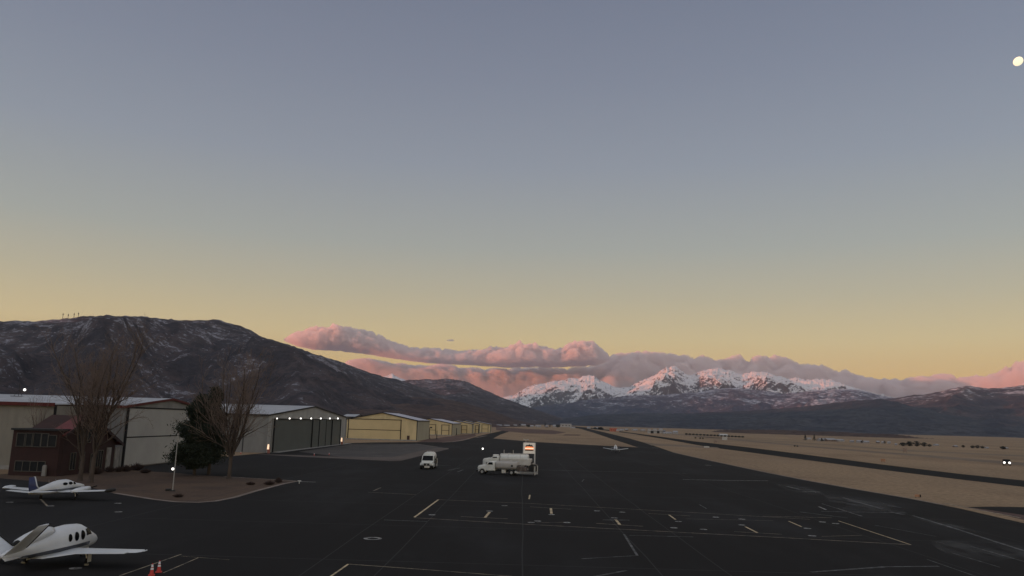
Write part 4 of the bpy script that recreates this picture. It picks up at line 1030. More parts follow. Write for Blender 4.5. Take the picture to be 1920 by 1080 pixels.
        bm = bmesh.new(); tube(bm, (-0.65, yb + 0.35, 1.15), (0.65, yb + 0.35, 1.15), 0.42, n=20); tube(bm, (-0.7, yb + 0.35, 1.15), (-0.62, yb + 0.35, 1.15), 0.55, n=20); tube(bm, (0.62, yb + 0.35, 1.15), (0.7, yb + 0.35, 1.15), 0.55, n=20)
        part('hose_reel', bm, M_CHAS, root)
        bm = bmesh.new()
        for s in (-1, 1): box(bm, (s * hw_ * 0.96, -L + 0.05, 0.85), (0.12, 0.14, 1.3), bev=0.02)
        box(bm, (0, -L + 0.05, 0.35), (wid, 0.12, 0.14)); part('rear_guard', bm, M_WHITE2, root)
    for s in (-1, 1):
        wheel(root, s * (hw_ - 0.03), -0.95)
        wheel(root, s * (hw_ - 0.03), -y_rear_wheel, dual=True)
    return root

p = P(800, 879.8)
fuel_truck((p.x, p.y - 0.6, 0), R(180), 'white fuel truck standing alone on the left, facing the camera', 6.4, 2.2, 2.66, 2.2, 1.24, M_WHITE, 4.7, tank_a=2.95, tank_b=5.6, plate=True)
p = P(895, 889)
fuel_truck((p.x, p.y + 1.0, 0), R(78), 'nearer fuel truck with dull grey tank and dark pump gear, side on below lit sign', 9.2, 1.98, 2.05, 2.15, 1.38, M_TANK, 5.55, tank_a=3.0, tank_b=6.35)
p = P(901.5, 884.6)
t3 = fuel_truck((p.x, p.y + 4.2, 0), R(84), 'taller white fuel truck behind the grey-tanked one, two thin rods on top', 8.6, 2.42, 2.78, 2.4, 2.0, M_WHITE, 6.6, tank_a=3.1, tank_b=7.7)
bm = bmesh.new(); box(bm, (0, -5.6, 1.55), (2.42, 5.2, 1.1), bev=0.12); box(bm, (0, -5.2, 2.55), (1.5, 4.4, 0.5), bev=0.1); part('upper_housing', bm, M_WHITE2, t3)
bm = bmesh.new(); box(bm, (0, -2.25, 2.50), (1.3, 0.9, 0.24), bev=0.08); part('roof_unit', bm, M_WHITE, t3)
for y in (-3.55, -5.1):
    bm = bmesh.new(); tube(bm, (0.2, y, 2.7), (0.2, y, 3.42), 0.035, n=6); box(bm, (0.2, y, 3.1), (0.09, 0.09, 0.5)); part('rod', bm, M_CHROME, t3)

# ---- aircraft
def airfoil(chord, th, y_le, x, z, n=10, dz=0.0):
    up, lo = [], []
    for i in range(n + 1):
        t_ = (i / n) ** 1.5
        yt = th * chord * 5 * (0.2969 * math.sqrt(t_) - 0.126 * t_ - 0.3516 * t_ ** 2 + 0.2843 * t_ ** 3 - 0.1015 * t_ ** 4)
        up.append((x, y_le - t_ * chord, z + yt)); lo.append((x, y_le - t_ * chord, z - yt * 0.7))
    return up + lo[:0:-1]
def wing(bm, secs, th=0.12):
    loft(bm, [airfoil(c, th, yl, x, z) for (x, yl, z, c) in secs])
def fin(bm, secs, th=0.1):
    """secs: (x, y_le, z, chord) stacked mostly upward, thickness along x"""
    rings = []
    for x, yl, z, c in secs:
        a = airfoil(c, th, yl, 0, 0)
        rings.append([(x + (p[2]), p[1], z) for p in a])
    loft(bm, rings)
def ell(y, cz, w, h, n=20, k=2.3):
    out_ = []
    for i in range(n):
        a = 2 * math.pi * i / n; c_, s_ = math.cos(a), math.sin(a)
        out_.append((w * math.copysign(abs(c_) ** (2 / k), c_), y, cz + h * math.copysign(abs(s_) ** (2 / k), s_)))
    return out_
def surf_patch(name, root, y0, y1, z0, z1, xfun, m, s=1, oval=False):
    """window laid on the fuselage side, following its curve"""
    bm = bmesh.new(); n = 8; g = []
    for i in range(n + 1):
        row = []
        for j in range(n + 1):
            a, b = i / n * 2 - 1, j / n * 2 - 1
            if oval:
                r_ = max(abs(a), abs(b)); d_ = math.hypot(a, b)
                if d_ > 0: a, b = a * r_ / d_ * 1.0, b * r_ / d_ * 1.0
            y = (y0 + y1) / 2 + (y1 - y0) / 2 * a; z = (z0 + z1) / 2 + (z1 - z0) / 2 * b
            row.append(bm.verts.new((s * (xfun(y, z) + 0.012), y, z)))
        g.append(row)
    for i in range(n):
        for j in range(n): bm.faces.new((g[i][j], g[i + 1][j], g[i + 1][j + 1], g[i][j + 1]))
    bmesh.ops.solidify(bm, geom=bm.faces, thickness=0.01)
    bmesh.ops.recalc_face_normals(bm, faces=bm.faces)
    return part(name, bm, m, root, True)
def fus_x(secs):
    def f(y, z):
        ys_ = [s_[0] for s_ in secs][::-1]
        cz = np.interp(y, ys_, [s_[1] for s_ in secs][::-1]); w = np.interp(y, ys_, [s_[2] for s_ in secs][::-1]); h = np.interp(y, ys_, [s_[3] for s_ in secs][::-1])
        q = min(abs((z - cz) / h), 0.999); return w * (1 - q ** 2.3) ** (1 / 2.3)
    return f

# small jet: y forward
p = P(162, 1059)
HD = R(-1)
jet = thing('light_jet', (p.x - 1.6, p.y + 0.35, 0), HD, 'white single-engine jet with oval windows and a V-shaped tail at the lower left', 'airplane', 'parked airplanes')
JS = [(3.95, 1.0, 0.05, 0.05), (3.8, 1.01, 0.24, 0.20), (3.35, 1.08, 0.46, 0.38), (2.55, 1.20, 0.68, 0.60), (2.0, 1.32, 0.78, 0.78), (1.4, 1.42, 0.82, 0.92), (0.4, 1.46, 0.83, 0.96), (-0.6, 1.46, 0.80, 0.93), (-1.6, 1.44, 0.70, 0.82), (-2.9, 1.40, 0.54, 0.62), (-4.3, 1.38, 0.38, 0.44), (-5.5, 1.38, 0.22, 0.26), (-6.1, 1.38, 0.08, 0.10)]
bm = bmesh.new(); loft(bm, [ell(*s_) for s_ in JS]); part('fuselage', bm, M_PLANE, jet, True)
fx = fus_x(JS)
for s in (1, -1):
    for yc_, r_ in ((-0.5, 0.20), (0.2, 0.235), (0.92, 0.25)):
        surf_patch('window', jet, yc_ - r_, yc_ + r_, 1.68 - r_ * 1.25, 1.68 + r_ * 1.25, fx, M_GL, s, True)
    surf_patch('windscreen', jet, 1.35, 2.1, 1.60, 2.02, fx, M_GL, s)
    surf_patch('grey_stripe', jet, -4.6, 1.9, 0.90, 1.16, fx, M_GREYP, s)
bm = bmesh.new()
wing(bm, [(-5.9, -0.45, 1.03, 0.6), (-5.6, 0.0, 1.0, 1.2), (-1.9, 0.45, 0.88, 2.1), (-0.6, 0.95, 0.76, 3.9), (0.6, 0.95, 0.76, 3.9), (1.9, 0.45, 0.88, 2.1), (5.6, 0.0, 1.0, 1.2), (5.9, -0.45, 1.03, 0.6)], 0.09)
wg = part('wing', bm, M_PLANE, jet, True)
for s in (1, -1):
    bm = bmesh.new(); prism(bm, [(-1.05, 0.0), (-1.62, 0.0), (-1.62, 0.03), (-1.05, 0.05)], 'X', s * 2.3, s * 5.2)
    o = part('flap', bm, M_PLANE, wg); o.location = (0, 0.55, 0.86); o.rotation_euler = (0, s * -R(2.0), 0)
    o.location = (0, -0.25, 0.84)
    bm = bmesh.new(); tube(bm, (s * 5.9, -0.3, 1.03), (s * 5.95, -0.8, 1.03), 0.04, 0.02, 8); part('wing_tip', bm, M_PLANE, wg)
# engine pod on the spine
bm = bmesh.new()
loft(bm, [ell(-1.65, 2.26, 0.34, 0.20, k=2), ell(-1.62, 2.26, 0.40, 0.27, k=2), ell(-2.0, 2.24, 0.46, 0.34, k=2), ell(-2.8, 2.16, 0.47, 0.40, k=2), ell(-3.8, 2.02, 0.40, 0.38, k=2), ell(-4.7, 1.92, 0.28, 0.26, k=2)])
e_ = part('engine_pod', bm, M_PLANE, jet, True)
bm = bmesh.new(); loft(bm, [ell(-1.60, 2.26, 0.32, 0.18, k=2), ell(-1.64, 2.26, 0.32, 0.18, k=2)]); part('intake', bm, M_DARK_, e_)
bm = bmesh.new(); loft(bm, [ell(-4.70, 1.92, 0.2, 0.2, k=2), ell(-4.85, 1.92, 0.18, 0.18, k=2)]); part('exhaust', bm, M_CHAS, e_)
for s in (1, -1):
    bm = bmesh.new()
    loft(bm, [[(s * 0.15 + s * k * 1.95 + (pz) * s * 0.7, py - k * 0.75, 1.45 + k * 1.75 - pz * 0.7) for (_, py, pz) in airfoil(1.75 - 0.6 * k, 0.09, -4.3, 0, 0)] for k in (-0.2, 0.1, 0.4, 0.7, 1.0)])
    t_ = part('tail_fin', bm, M_PLANE, jet, True)
    bm = bmesh.new()
    loft(bm, [[(s * (0.15 + k * 1.95) + dx * s, -4.23 - k * 0.75 + dy, 1.45 + k * 1.75 + dz_) for dx, dy, dz_ in ((0, 0.07, 0), (0.07, -0.22, -0.06), (-0.07, -0.22, 0.07))] for k in (0.15, 1.0)])
    part('deice_boot', bm, M_DARK_, t_)
def gear(root, x, y, h, r=0.2, cover=False):
    bm = bmesh.new(); tube(bm, (x * 0.92, y, h), (x, y, r), 0.05, n=8); 
    g_ = part('landing_gear', bm, M_CHROME, root)
    bm = bmesh.new(); tube(bm, (x - 0.06, y, r), (x + 0.06, y, r), r, n=16); part('wheel', bm, M_TYRE, g_)
    if cover:
        part('gear_door', bx((x + 0.14, y, h * 0.55), (0.03, 0.42, 0.55), bev=0.01), M_PLANE, g_)
gear(jet, 2.05, -0.45, 0.85, 0.22, True); gear(jet, -2.05, -0.45, 0.85, 0.22, True); gear(jet, 0.001, 2.5, 0.8, 0.18)
bm = bmesh.new(); box(bm, (0.2, 2.4, 0.62), (0.03, 0.9, 0.28), bev=0.01); part('nose_gear_door', bm, M_PLANE, jet)
bm = bmesh.new()
for s in (1, -1): box(bm, (s * 2.12, -0.6, 0.04), (0.25, 0.16, 0.14), bev=0.02)
o = obj('wheel_chock', bm, mat('chock', (0.3, 0.27, 0.2), 0.8), jet)
jet.scale = (0.80, 0.80, 0.80)

# twin-engine airplane
p = P(141, 937)
tw = thing('twin_engine_airplane', (p.x - 1.65, p.y + 0.1, 0), R(-2), 'white twin-engine propeller airplane with a navy blue tail fin by the lawn', 'airplane', 'parked airplanes')
TS = [(4.3, 1.2, 0.06, 0.06), (4.1, 1.2, 0.28, 0.24), (3.4, 1.24, 0.46, 0.38), (2.5, 1.30, 0.56, 0.50), (1.7, 1.42, 0.62, 0.68), (1.0, 1.52, 0.64, 0.80), (0.0, 1.52, 0.63, 0.80), (-1.0, 1.46, 0.56, 0.72), (-2.2, 1.36, 0.42, 0.54), (-3.6, 1.26, 0.25, 0.34), (-4.7, 1.22, 0.11, 0.18), (-5.0, 1.22, 0.05, 0.08)]
bm = bmesh.new(); loft(bm, [ell(*s_) for s_ in TS]); part('fuselage', bm, M_PLANE, tw, True)
fx = fus_x(TS)
for s in (1, -1):
    surf_patch('window', tw, -0.35, 0.45, 1.68, 2.02, fx, M_GL, s, True); surf_patch('window', tw, 0.6, 1.35, 1.68, 2.04, fx, M_GL, s, True)
    surf_patch('windscreen', tw, 1.5, 2.05, 1.66, 1.92, fx, M_GL, s)
    surf_patch('grey_stripe', tw, -2.0, 3.0, 1.05, 1.3, fx, mat('pale_grey_paint', (0.30, 0.31, 0.33), 0.35), s)
    surf_patch('blue_stripe', tw, -4.4, -1.2, 1.15, 1.3, fx, M_BLUE, s)
bm = bmesh.new()
wing(bm, [(-5.4, 0.45, 1.22, 1.25), (-2.0, 0.75, 1.0, 1.65), (-0.5, 1.1, 0.95, 2.1), (0.5, 1.1, 0.95, 2.1), (2.0, 0.75, 1.0, 1.65), (5.4, 0.45, 1.22, 1.25)], 0.13)
wg = part('wing', bm, M_PLANE, tw, True)
for s in (1, -1):
    bm = bmesh.new(); loft(bm, [ell(y, 1.24, w_, w_, 12, 2) for y, w_ in ((1.15, 0.03), (0.9, 0.17), (0.3, 0.24), (-0.5, 0.2), (-0.95, 0.05))])
    for v_ in bm.verts: v_.co.x += s * 5.55
    part('tip_tank', bm, M_CHAS if s > 0 else M_PLANE, wg, True)
    bm = bmesh.new(); loft(bm, [ell(y, cz, w_, h_, 14, 2.4) for y, cz, w_, h_ in ((2.15, 1.18, 0.2, 0.18), (2.0, 1.18, 0.36, 0.28), (1.2, 1.16, 0.40, 0.32), (0.2, 1.12, 0.36, 0.28), (-0.9, 1.05, 0.2, 0.14))])
    for v_ in bm.verts: v_.co.x += s * 1.95
    nc_ = part('engine_nacelle', bm, M_PLANE, tw, True)
    bm = bmesh.new(); tube(bm, (s * 1.95, 2.12, 1.18), (s * 1.95, 2.45, 1.18), 0.17, 0.03, 12)
    for a in (20, 200):
        c_, s_ = math.cos(R(a)), math.sin(R(a))
        loft(bm, [[(s * 1.95 + c_ * r_ - s_ * w_, 2.22 + dy, 1.18 + s_ * r_ + c_ * w_) for w_, dy in ((-0.07, 0.03), (0.07, -0.03), (0.07, -0.05), (-0.07, 0.01))] for r_ in (0.1, 0.5, 0.92)])
    part('propeller', bm, M_CHAS, nc_)
bm = bmesh.new(); wing(bm, [(-2.3, -4.0, 1.42, 1.05), (0, -3.8, 1.28, 1.4), (2.3, -4.0, 1.42, 1.05)], 0.08); part('tailplane', bm, M_PLANE, tw, True)
bm = bmesh.new(); fin(bm, [(0, -3.1, 1.35, 1.75), (0, -3.75, 1.9, 1.3), (0, -4.25, 3.0, 0.85)], 0.09); f_ = part('tail_fin', bm, M_BLUE, tw, True)
bm = bmesh.new(); fin(bm, [(0, -2.98, 1.36, 0.42), (0, -3.63, 1.9, 0.32), (0, -4.14, 3.03, 0.26)], 0.4); part('fin_edge', bm, M_PLANE, f_, True)
bm = bmesh.new()
for y in (-0.7, -1.8): tube(bm, (0, y, 2.0), (0, y - 0.1, 2.5), 0.02, n=5)
part('antenna', bm, M_CHROME, tw)
tw.scale = (0.86, 0.86, 0.74)
gear(tw, 1.9, 0.0, 0.9); gear(tw, -1.9, 0.0, 0.9); gear(tw, 0.001, 3.4, 0.9, 0.17)

# distant low-wing airplane
p = P(1155, 849)
sp_ = thing('small_airplane', (p.x, p.y + 1.0, 0), R(174), 'small white low-wing airplane parked far out near the edge of the apron', 'airplane', 'parked airplanes')
SS = [(2.5, 1.1, 0.1, 0.1), (2.3, 1.1, 0.4, 0.36), (1.2, 1.15, 0.5, 0.46), (0.6, 1.3, 0.5, 0.62), (-0.3, 1.35, 0.48, 0.66), (-1.2, 1.2, 0.38, 0.46), (-3.4, 1.15, 0.1, 0.14)]
bm = bmesh.new(); loft(bm, [ell(*s_) for s_ in SS]); part('fuselage', bm, M_PLANE, sp_, True)
bm = bmesh.new(); wing(bm, [(-3.6, 0.55, 1.28, 1.0), (-0.6, 0.7, 0.85, 1.35), (0.6, 0.7, 0.85, 1.35), (3.6, 0.55, 1.28, 1.0)], 0.15); part('wing', bm, M_PLANE, sp_, True)
bm = bmesh.new(); loft(bm, [ell(y, 1.78, w_, h_, 12, 2) for y, w_, h_ in ((1.1, 0.05, 0.05), (0.7, 0.36, 0.25), (0.0, 0.42, 0.34), (-0.8, 0.3, 0.2), (-1.3, 0.05, 0.05))]); part('canopy', bm, M_WHITE, sp_, True)
bm = bmesh.new(); wing(bm, [(-1.3, -2.7, 1.25, 0.6), (0, -2.6, 1.25, 0.8), (1.3, -2.7, 1.25, 0.6)], 0.08); part('tailplane', bm, M_PLANE, sp_, True)
bm = bmesh.new(); fin(bm, [(0, -2.3, 1.2, 1.1), (0, -2.9, 2.4, 0.6)], 0.09); part('tail_fin', bm, M_PLANE, sp_, True)
bm = bmesh.new(); tube(bm, (0, 2.5, 1.1), (0, 2.7, 1.1), 0.14, 0.03, 10); box(bm, (0, 2.56, 1.1), (0.12, 0.04, 1.7), bev=0.01); part('propeller', bm, M_CHAS, sp_)
gear(sp_, 1.1, 0.3, 0.85); gear(sp_, -1.1, 0.3, 0.85); gear(sp_, 0.001, 1.9, 0.9, 0.16)

# utility vehicle out on the far side of the runway, headlights on
p = P(1888, 873)
uv = thing('utility_vehicle', (p.x, p.y, 0), R(152), 'dark vehicle with two bright headlights out on the dry grass beyond the runway', 'vehicle')
bm = bmesh.new(); prism(bm, [(0.95, 0.4), (1.0, 0.95), (0.5, 1.15), (0.2, 1.6), (-1.0, 1.6), (-1.3, 1.05), (-2.2, 1.0), (-2.2, 0.4)], 'X', -0.85, 0.85)
bmesh.ops.bevel(bm, geom=bm.edges[:], offset=0.05, segments=2, affect='EDGES'); part('body', bm, M_CHAS, uv)
bm = bmesh.new(); v = [(-0.7, 0.50, 1.17), (0.7, 0.50, 1.17), (0.65, 0.24, 1.55), (-0.65, 0.24, 1.55)]; loft(bm, [v, [(x, y + 0.04, z + 0.02) for x, y, z in v]]); part('windscreen', bm, M_GL, uv)
for s in (-1, 1):
    wheel(uv, s * 0.82, 0.5, 0.34, 0.2); wheel(uv, s * 0.82, -1.6, 0.34, 0.2)
    bm = bmesh.new(); tube(bm, (s * 0.58, 0.92, 0.78), (s * 0.58, 1.06, 0.78), 0.27, n=16); part('headlight', bm, M_LAMP, uv)

# traffic cones
def cone(u, v, h, label, m=M_ORNG):
    p = P(u, v)
    root = thing('traffic_cone', (p.x, p.y, 0), R(20), label, 'traffic cone', 'traffic cones')
    bm = bmesh.new(); box(bm, (0, 0, 0.02), (h * 0.52, h * 0.52, 0.04), bev=0.01); tube(bm, (0, 0, 0.04), (0, 0, h), h * 0.19, h * 0.04, 16); part('cone_body', bm, m, root)
    for za, zb in ((0.45, 0.6), (0.68, 0.9)):
        ra, rb = (h * 0.19 + (h * 0.04 - h * 0.19) * za) + 0.008, (h * 0.19 + (h * 0.04 - h * 0.19) * zb) + 0.008
        bm = bmesh.new(); tube(bm, (0, 0, 0.04 + (h - 0.04) * za), (0, 0, 0.04 + (h - 0.04) * zb), ra, rb, 16); part('reflective_band', bm, mat('white_reflective', (0.75, 0.75, 0.75), 0.4), root)
cone(284, 1079, 0.58, 'left one of the two red traffic cones by the jet, partly at the picture edge')
cone(297.5, 1073, 0.58, 'right one of the two red traffic cones by the jet')
cone(451.5, 851, 0.5, 'tiny pale cone far off beside the grey hangar wall, behind the bare tree')
cone(589, 854, 0.5, 'tiny pale cone left of its neighbour on the ramp before the seven-lamp hangar')
cone(617, 853, 0.5, 'tiny pale cone right of its neighbour on the ramp before the seven-lamp hangar')

# lawn flagpole with a lamp, lit door bollards, markers
p = P(323.5, 921)
root = thing('flagpole', (p.x, p.y, 0), 0, 'slim bare white pole standing on the lawn in front of the evergreen', 'pole')
bm = bmesh.new(); tube(bm, (0, 0, 0), (0, 0, 6.0), 0.062, 0.045, 10); part('shaft', bm, mat('weathered_pole', (0.30, 0.29, 0.27), 0.6), root)
bm = bmesh.new(); tube(bm, (0, 0, 0), (0, 0, 0.12), 0.3, 0.25, 10); bmesh.ops.create_uvsphere(bm, u_segments=10, v_segments=6, radius=0.1, matrix=Matrix.Translation((0, 0, 6.05))); box(bm, (-0.5, 0.1, 0.12), (0.5, 0.4, 0.24), bev=0.06); part('base', bm, M_CHAS, root)
bm = bmesh.new(); bmesh.ops.create_uvsphere(bm, u_segments=10, v_segments=8, radius=0.13, matrix=Matrix.Translation((-0.2, 0, 2.25))); box(bm, (-0.1, 0, 2.25), (0.2, 0.05, 0.05)); part('lamp', bm, M_LAMP, root, True)
M_WARM = mat('lit_warm_lamp', (1, 0.8, 0.6), 0.5, emit=(1.0, 0.66, 0.42), estr=1.0)
def door_lamp(u, v, h, label):
    p = P(u, v)
    root = thing('lit_bollard', (p.x, p.y, 0), 0, label, 'lamp')
    bm = bmesh.new(); tube(bm, (0, 0, 0), (0, 0, h * 0.8), 0.16, 0.16, 10); box(bm, (0.25, 0.1, h * 0.35), (0.3, 0.3, h * 0.7), bev=0.03); part('post', bm, mat('red_brown_post', (0.30, 0.12, 0.09), 0.6), root)
    bm = bmesh.new(); tube(bm, (0, 0, h * 0.45), (0, 0, h), 0.24, 0.16, 12); part('lamp_head', bm, M_WARM, root)
door_lamp(502, 850, 1.9, 'warm lit lamp bollard at the left corner of the seven-lamp hangar')
door_lamp(640, 833.5, 2.0, 'warm lit lamp bollard at the right corner of the seven-lamp hangar')
def marker(u, v, w_, h_, name, label, cat, m, m2=None, rz=0.0):
    p = P(u, v)
    root = thing(name, (p.x, p.y, 0), rz, label, cat)
    bm = bmesh.new()
    for s in (-1, 1): tube(bm, (s * w_ * 0.35, 0, 0), (s * w_ * 0.35, 0, h_ * 0.4), 0.025, n=6)
    part('leg', bm, M_CHAS, root) if False else None
    for s in (-1, 1):
        b2 = bmesh.new(); tube(b2, (s * w_ * 0.35, 0, 0), (s * w_ * 0.35, 0, h_ * 0.4), 0.025, n=6); part('leg', b2, M_CHAS, root)
    bm.free()
    part('panel', bx((0, 0, h_ * 0.65), (w_, 0.16, h_ * 0.7), bev=0.02), m, root)
    if m2: part('end_panel', bx((w_ * 0.62, 0.02, h_ * 0.62), (w_ * 0.26, 0.2, h_ * 0.74), bev=0.02), m2, root)
M_TANP = mat('faded_orange_board', (0.42, 0.22, 0.13), 0.6, (0.3, 0.17, 0.1), 3)
marker(1720, 933.5, 0.55, 0.42, 'airfield_sign', 'small tan and black airfield sign in the grass at the right apron edge', 'sign', M_TANP, M_DARK_, R(-25))
marker(1656, 867.5, 1.1, 1.0, 'airfield_sign', 'small reddish airfield sign beyond the runway edge', 'sign', M_TANP, None, R(-40))
marker(1697, 850, 1.6, 2.0, 'airfield_sign', 'pale faded airfield sign farther out in the dry field', 'sign', mat('faded_board', (0.3, 0.22, 0.17), 0.7), None, R(-30))
marker(1359, 827.5, 3.0, 2.6, 'airfield_sign', 'white board far out in the field beyond the runway', 'sign', mat('pale_board', (0.5, 0.48, 0.44), 0.7), None, R(-20))
marker(1342, 832, 1.6, 1.6, 'airfield_sign', 'grey board at the edge of the far part of the runway', 'sign', mat('faded_board', (0.3, 0.22, 0.17), 0.7), None, R(-20))
marker(1325, 840.5, 2.0, 0.8, 'airfield_sign', 'low pale board where the narrow taxiway meets the runway', 'sign', mat('pale_board', (0.5, 0.48, 0.44), 0.7), None, R(-20))
p = P(561, 907)
root = thing('lawn_marker', (p.x, p.y, 0), 0, 'little white marker stake at the pointed tip of the lawn', 'marker')
bm = bmesh.new(); tube(bm, (0, 0, 0), (0, 0, 0.3), 0.05, n=8); part('stake', bm, M_WPOST, root)
bm = bmesh.new(); box(bm, (0, 0, 0.33), (0.42, 0.12, 0.1), bev=0.02); part('cap', bm, M_WPOST, root)
# ridge masts
for i, (u, v, h, nm) in enumerate(((117, 597.5, 15, 'first mast from the left, thickest, on the dark ridge top'), (127, 596.7, 12, 'second mast from the left on the dark ridge top'), (138, 595.9, 13, 'third mast from the left on the dark ridge top'), (146, 595.3, 14, 'fourth mast from the left on the dark ridge top, by the slope'))):
    q = PD(u, v + 3, 2570)
    root = thing('radio_mast', (q.x, q.y, q.z), 0, nm, 'radio mast', 'radio masts on the left ridge')
    bm = bmesh.new(); tube(bm, (0, 0, 0), (0, 0, h + 6), 0.8, 0.5, 6); part('mast', bm, M_CHAS, root)
    bm = bmesh.new(); box(bm, (0, 0, h + 2), (2.4, 1.6, 3.4)); part('antenna_panel', bm, M_CHAS, root)
# ---------------------------------------------------------------- trees
M_BARK = mat('grey_brown_bark', (0.085, 0.065, 0.052), 0.9, (0.05, 0.038, 0.03), 2.0, 7, bump=0.5, stretch=(1, 1, 0.3))
M_TWIG = mat('brown_twigs', (0.19, 0.14, 0.11), 0.95, (0.14, 0.10, 0.08), 0.6)
class Tubes:
    """many thin tapered tubes in one mesh, written straight into arrays"""
    def __init__(s): s.v, s.f = [], []
    def seg(s, a, b, r0, r1, n=3):
        d = (b - a)
        if d.length < 1e-6: return
        d.normalize(); x = d.orthogonal().normalized(); y = d.cross(x); k = len(s.v)
        for q, r in ((a, r0), (b, r1)):
            for i in range(n):
                t_ = 2 * math.pi * i / n
                s.v.append(q + x * (r * math.cos(t_)) + y * (r * math.sin(t_)))
        for i in range(n):
            j = (i + 1) % n
            s.f.append((k + i, k + j, k + n + j, k + n + i))
    def build(s, name, m, parent, smooth=False):
        me = bpy.data.meshes.new(name); me.from_pydata(s.v, [], s.f); me.update()
        return obj(name, me, m, parent, smooth)
def bare_tree(u, v, H, label, seed, spread=0.30, fork=0.16, stems=5, up=0.75, twr=0.0105, depth=5, lean=0.0, dens=1.0):
    rng = random.Random(seed)
    p = P(u, v)
    root = thing('bare_tree', (p.x, p.y, 0), 0, label, 'tree', 'leafless cottonwood trees by the lawn')
    big, tw = Tubes(), Tubes()
    def rv(): return Vector((rng.gauss(0, 1), rng.gauss(0, 1), rng.gauss(0, 1)))
    def grow(pos, d, L, r, lev):
        n = max(3, int(L / (0.7 if lev < 2 else 0.45)))
        st = L / n; pts = [pos.copy()]; dd = d.copy()
        for i in range(n):
            dd = (dd + rv() * (0.07 if lev < 2 else 0.13) + Vector((0, 0, 0.055 * up))).normalized()
            pos = pos + dd * st; pts.append(pos.copy())
            ra, rb = r * (1 - 0.75 * i / n), r * (1 - 0.75 * (i + 1) / n)
            if ra > 0.035: big.seg(pts[-2], pts[-1], ra, rb, 7)
            else: tw.seg(pts[-2], pts[-1], max(ra, twr), max(rb, twr), 3)
            if lev < depth and i >= (1 if lev else 0):
                k = {0: 1, 1: 1, 2: 1, 3: 1, 4: 1}.get(lev, 1)
                if rng.random() < (0.85 * dens if lev > 1 else 0.95):
                    side = dd.cross(rv()).normalized()
                    ang = rng.uniform(0.4, 0.85) if lev < 3 else rng.uniform(0.4, 1.0)
                    nd = (dd * math.cos(ang) + side * math.sin(ang) + Vector((0, 0, 0.25 * up))).normalized()
                    rem = (1 - i / n)
                    grow(pos, nd, L * rng.uniform(0.28, 0.5) * (0.45 + 0.75 * rem), max(rb * 0.55, twr), lev + 1)
        return
    tz = H * fork; r0 = H * 0.0145
    big.seg(Vector((0, 0, -0.1)), Vector((0, 0, 0.35)), r0 * 1.5, r0 * 1.05, 10); big.seg(Vector((0, 0, 0.35)), Vector((0.05, 0, tz)), r0 * 1.05, r0 * 0.85, 10)
    for k in range(stems):
        a = 2 * math.pi * k / stems + rng.uniform(-0.4, 0.4)
        s_ = spread * rng.uniform(0.45, 1.15) if k else spread * 0.1
        d = Vector((math.cos(a) * s_ + lean, math.sin(a) * s_, 1)).normalized()
        L = (H - tz) * rng.uniform(0.80, 1.0) * (1 if k == 0 else rng.uniform(0.82, 1.0))
        grow(Vector((0.05, 0, tz * rng.uniform(0.75, 1.0))), d, L, r0 * rng.uniform(0.42, 0.62), 1)
    big.build('trunk', M_BARK, root, True)
    tw.build('crown', M_TWIG, root)
    return root
bare_tree(150, 902, 17.6, 'tallest bare tree, left of its neighbour, rising in front of the red building', 5, spread=0.24, stems=6, lean=-0.19, dens=1.02)
bare_tree(170, 905, 17.8, 'bare tree with the trunk nearest the red gable, right of its neighbour', 8, spread=0.22, stems=6, lean=0.11, dens=1.02)
bare_tree(429, 897.5, 16.4, 'bare round-crowned tree standing alone right of the evergreen', 21, spread=0.50, fork=0.17, stems=12, dens=1.05)
bare_tree(66, 884.5, 10.5, 'small thin bare tree behind the flat roof of the red building', 33, spread=0.2, stems=4, dens=0.9)

M_NEEDLE = mat('dark_pine_needles', (0.012, 0.018, 0.011), 0.9, (0.028, 0.036, 0.022), 0.9, 4)
def pine(u, v, H, Rr, label, seed, n_br=150, cards=34, base_h=0.13, name='evergreen_tree', cs=0.34, m=None, trunks=1, px=0.95):
    rng = random.Random(seed); p = P(u, v)
    root = thing(name, (p.x, p.y, 0), 0, label, 'tree')
    tb = Tubes(); V_, F_ = [], []
    for q in range(trunks): tb.seg(Vector((q * 1.6, 0, -0.1)), Vector((q * 0.6, 0, H * 0.96)), H * 0.022, 0.02, 8)
    for b in range(n_br):
        t_ = base_h + (1 - base_h) * (b / n_br) ** 0.9
        z = t_ * H
        prof = (1 - t_) ** px * 1.15 * (0.75 + 0.35 * math.sin(t_ * 21 + seed)) * min(1, (t_ - base_h) * 7 + 0.45)
        L = Rr * prof * rng.uniform(0.55, 1.12) + 0.25
        a = rng.uniform(0, 6.283)
        d = Vector((math.cos(a), math.sin(a), rng.uniform(0.0, 0.35)))
        o0 = Vector(((1 - t_) * 0.8 * (trunks > 1) * rng.choice((0, 1)) * 1.6, 0, z)); e = o0 + d * L
        tb.seg(o0, e, 0.05, 0.012, 4)
        for c in range(int(cards * (0.4 + prof))):
            s_ = rng.uniform(0.35, 1.05) ** 0.7
            q = o0 + d * L * s_ + Vector((rng.gauss(0, 1), rng.gauss(0, 1), rng.gauss(0, 0.7))) * (0.22 + 0.10 * L * s_)
            n1 = Vector((rng.gauss(0, 1), rng.gauss(0, 1), rng.gauss(0, 1))).normalized(); n2 = n1.orthogonal().normalized()
            w_ = cs * rng.uniform(0.5, 1.1); k = len(V_)
            V_ += [q - n1 * w_ * 0.5, q + n2 * w_ * 0.16, q + n1 * w_ * 0.5, q - n2 * w_ * 0.16]; F_.append((k, k + 1, k + 2, k + 3))
    tb.build('trunk', M_BARK, root)
    me = bpy.data.meshes.new('crown'); me.from_pydata(V_, [], F_); me.update()
    obj('crown', me, m or M_NEEDLE, root)
    return root
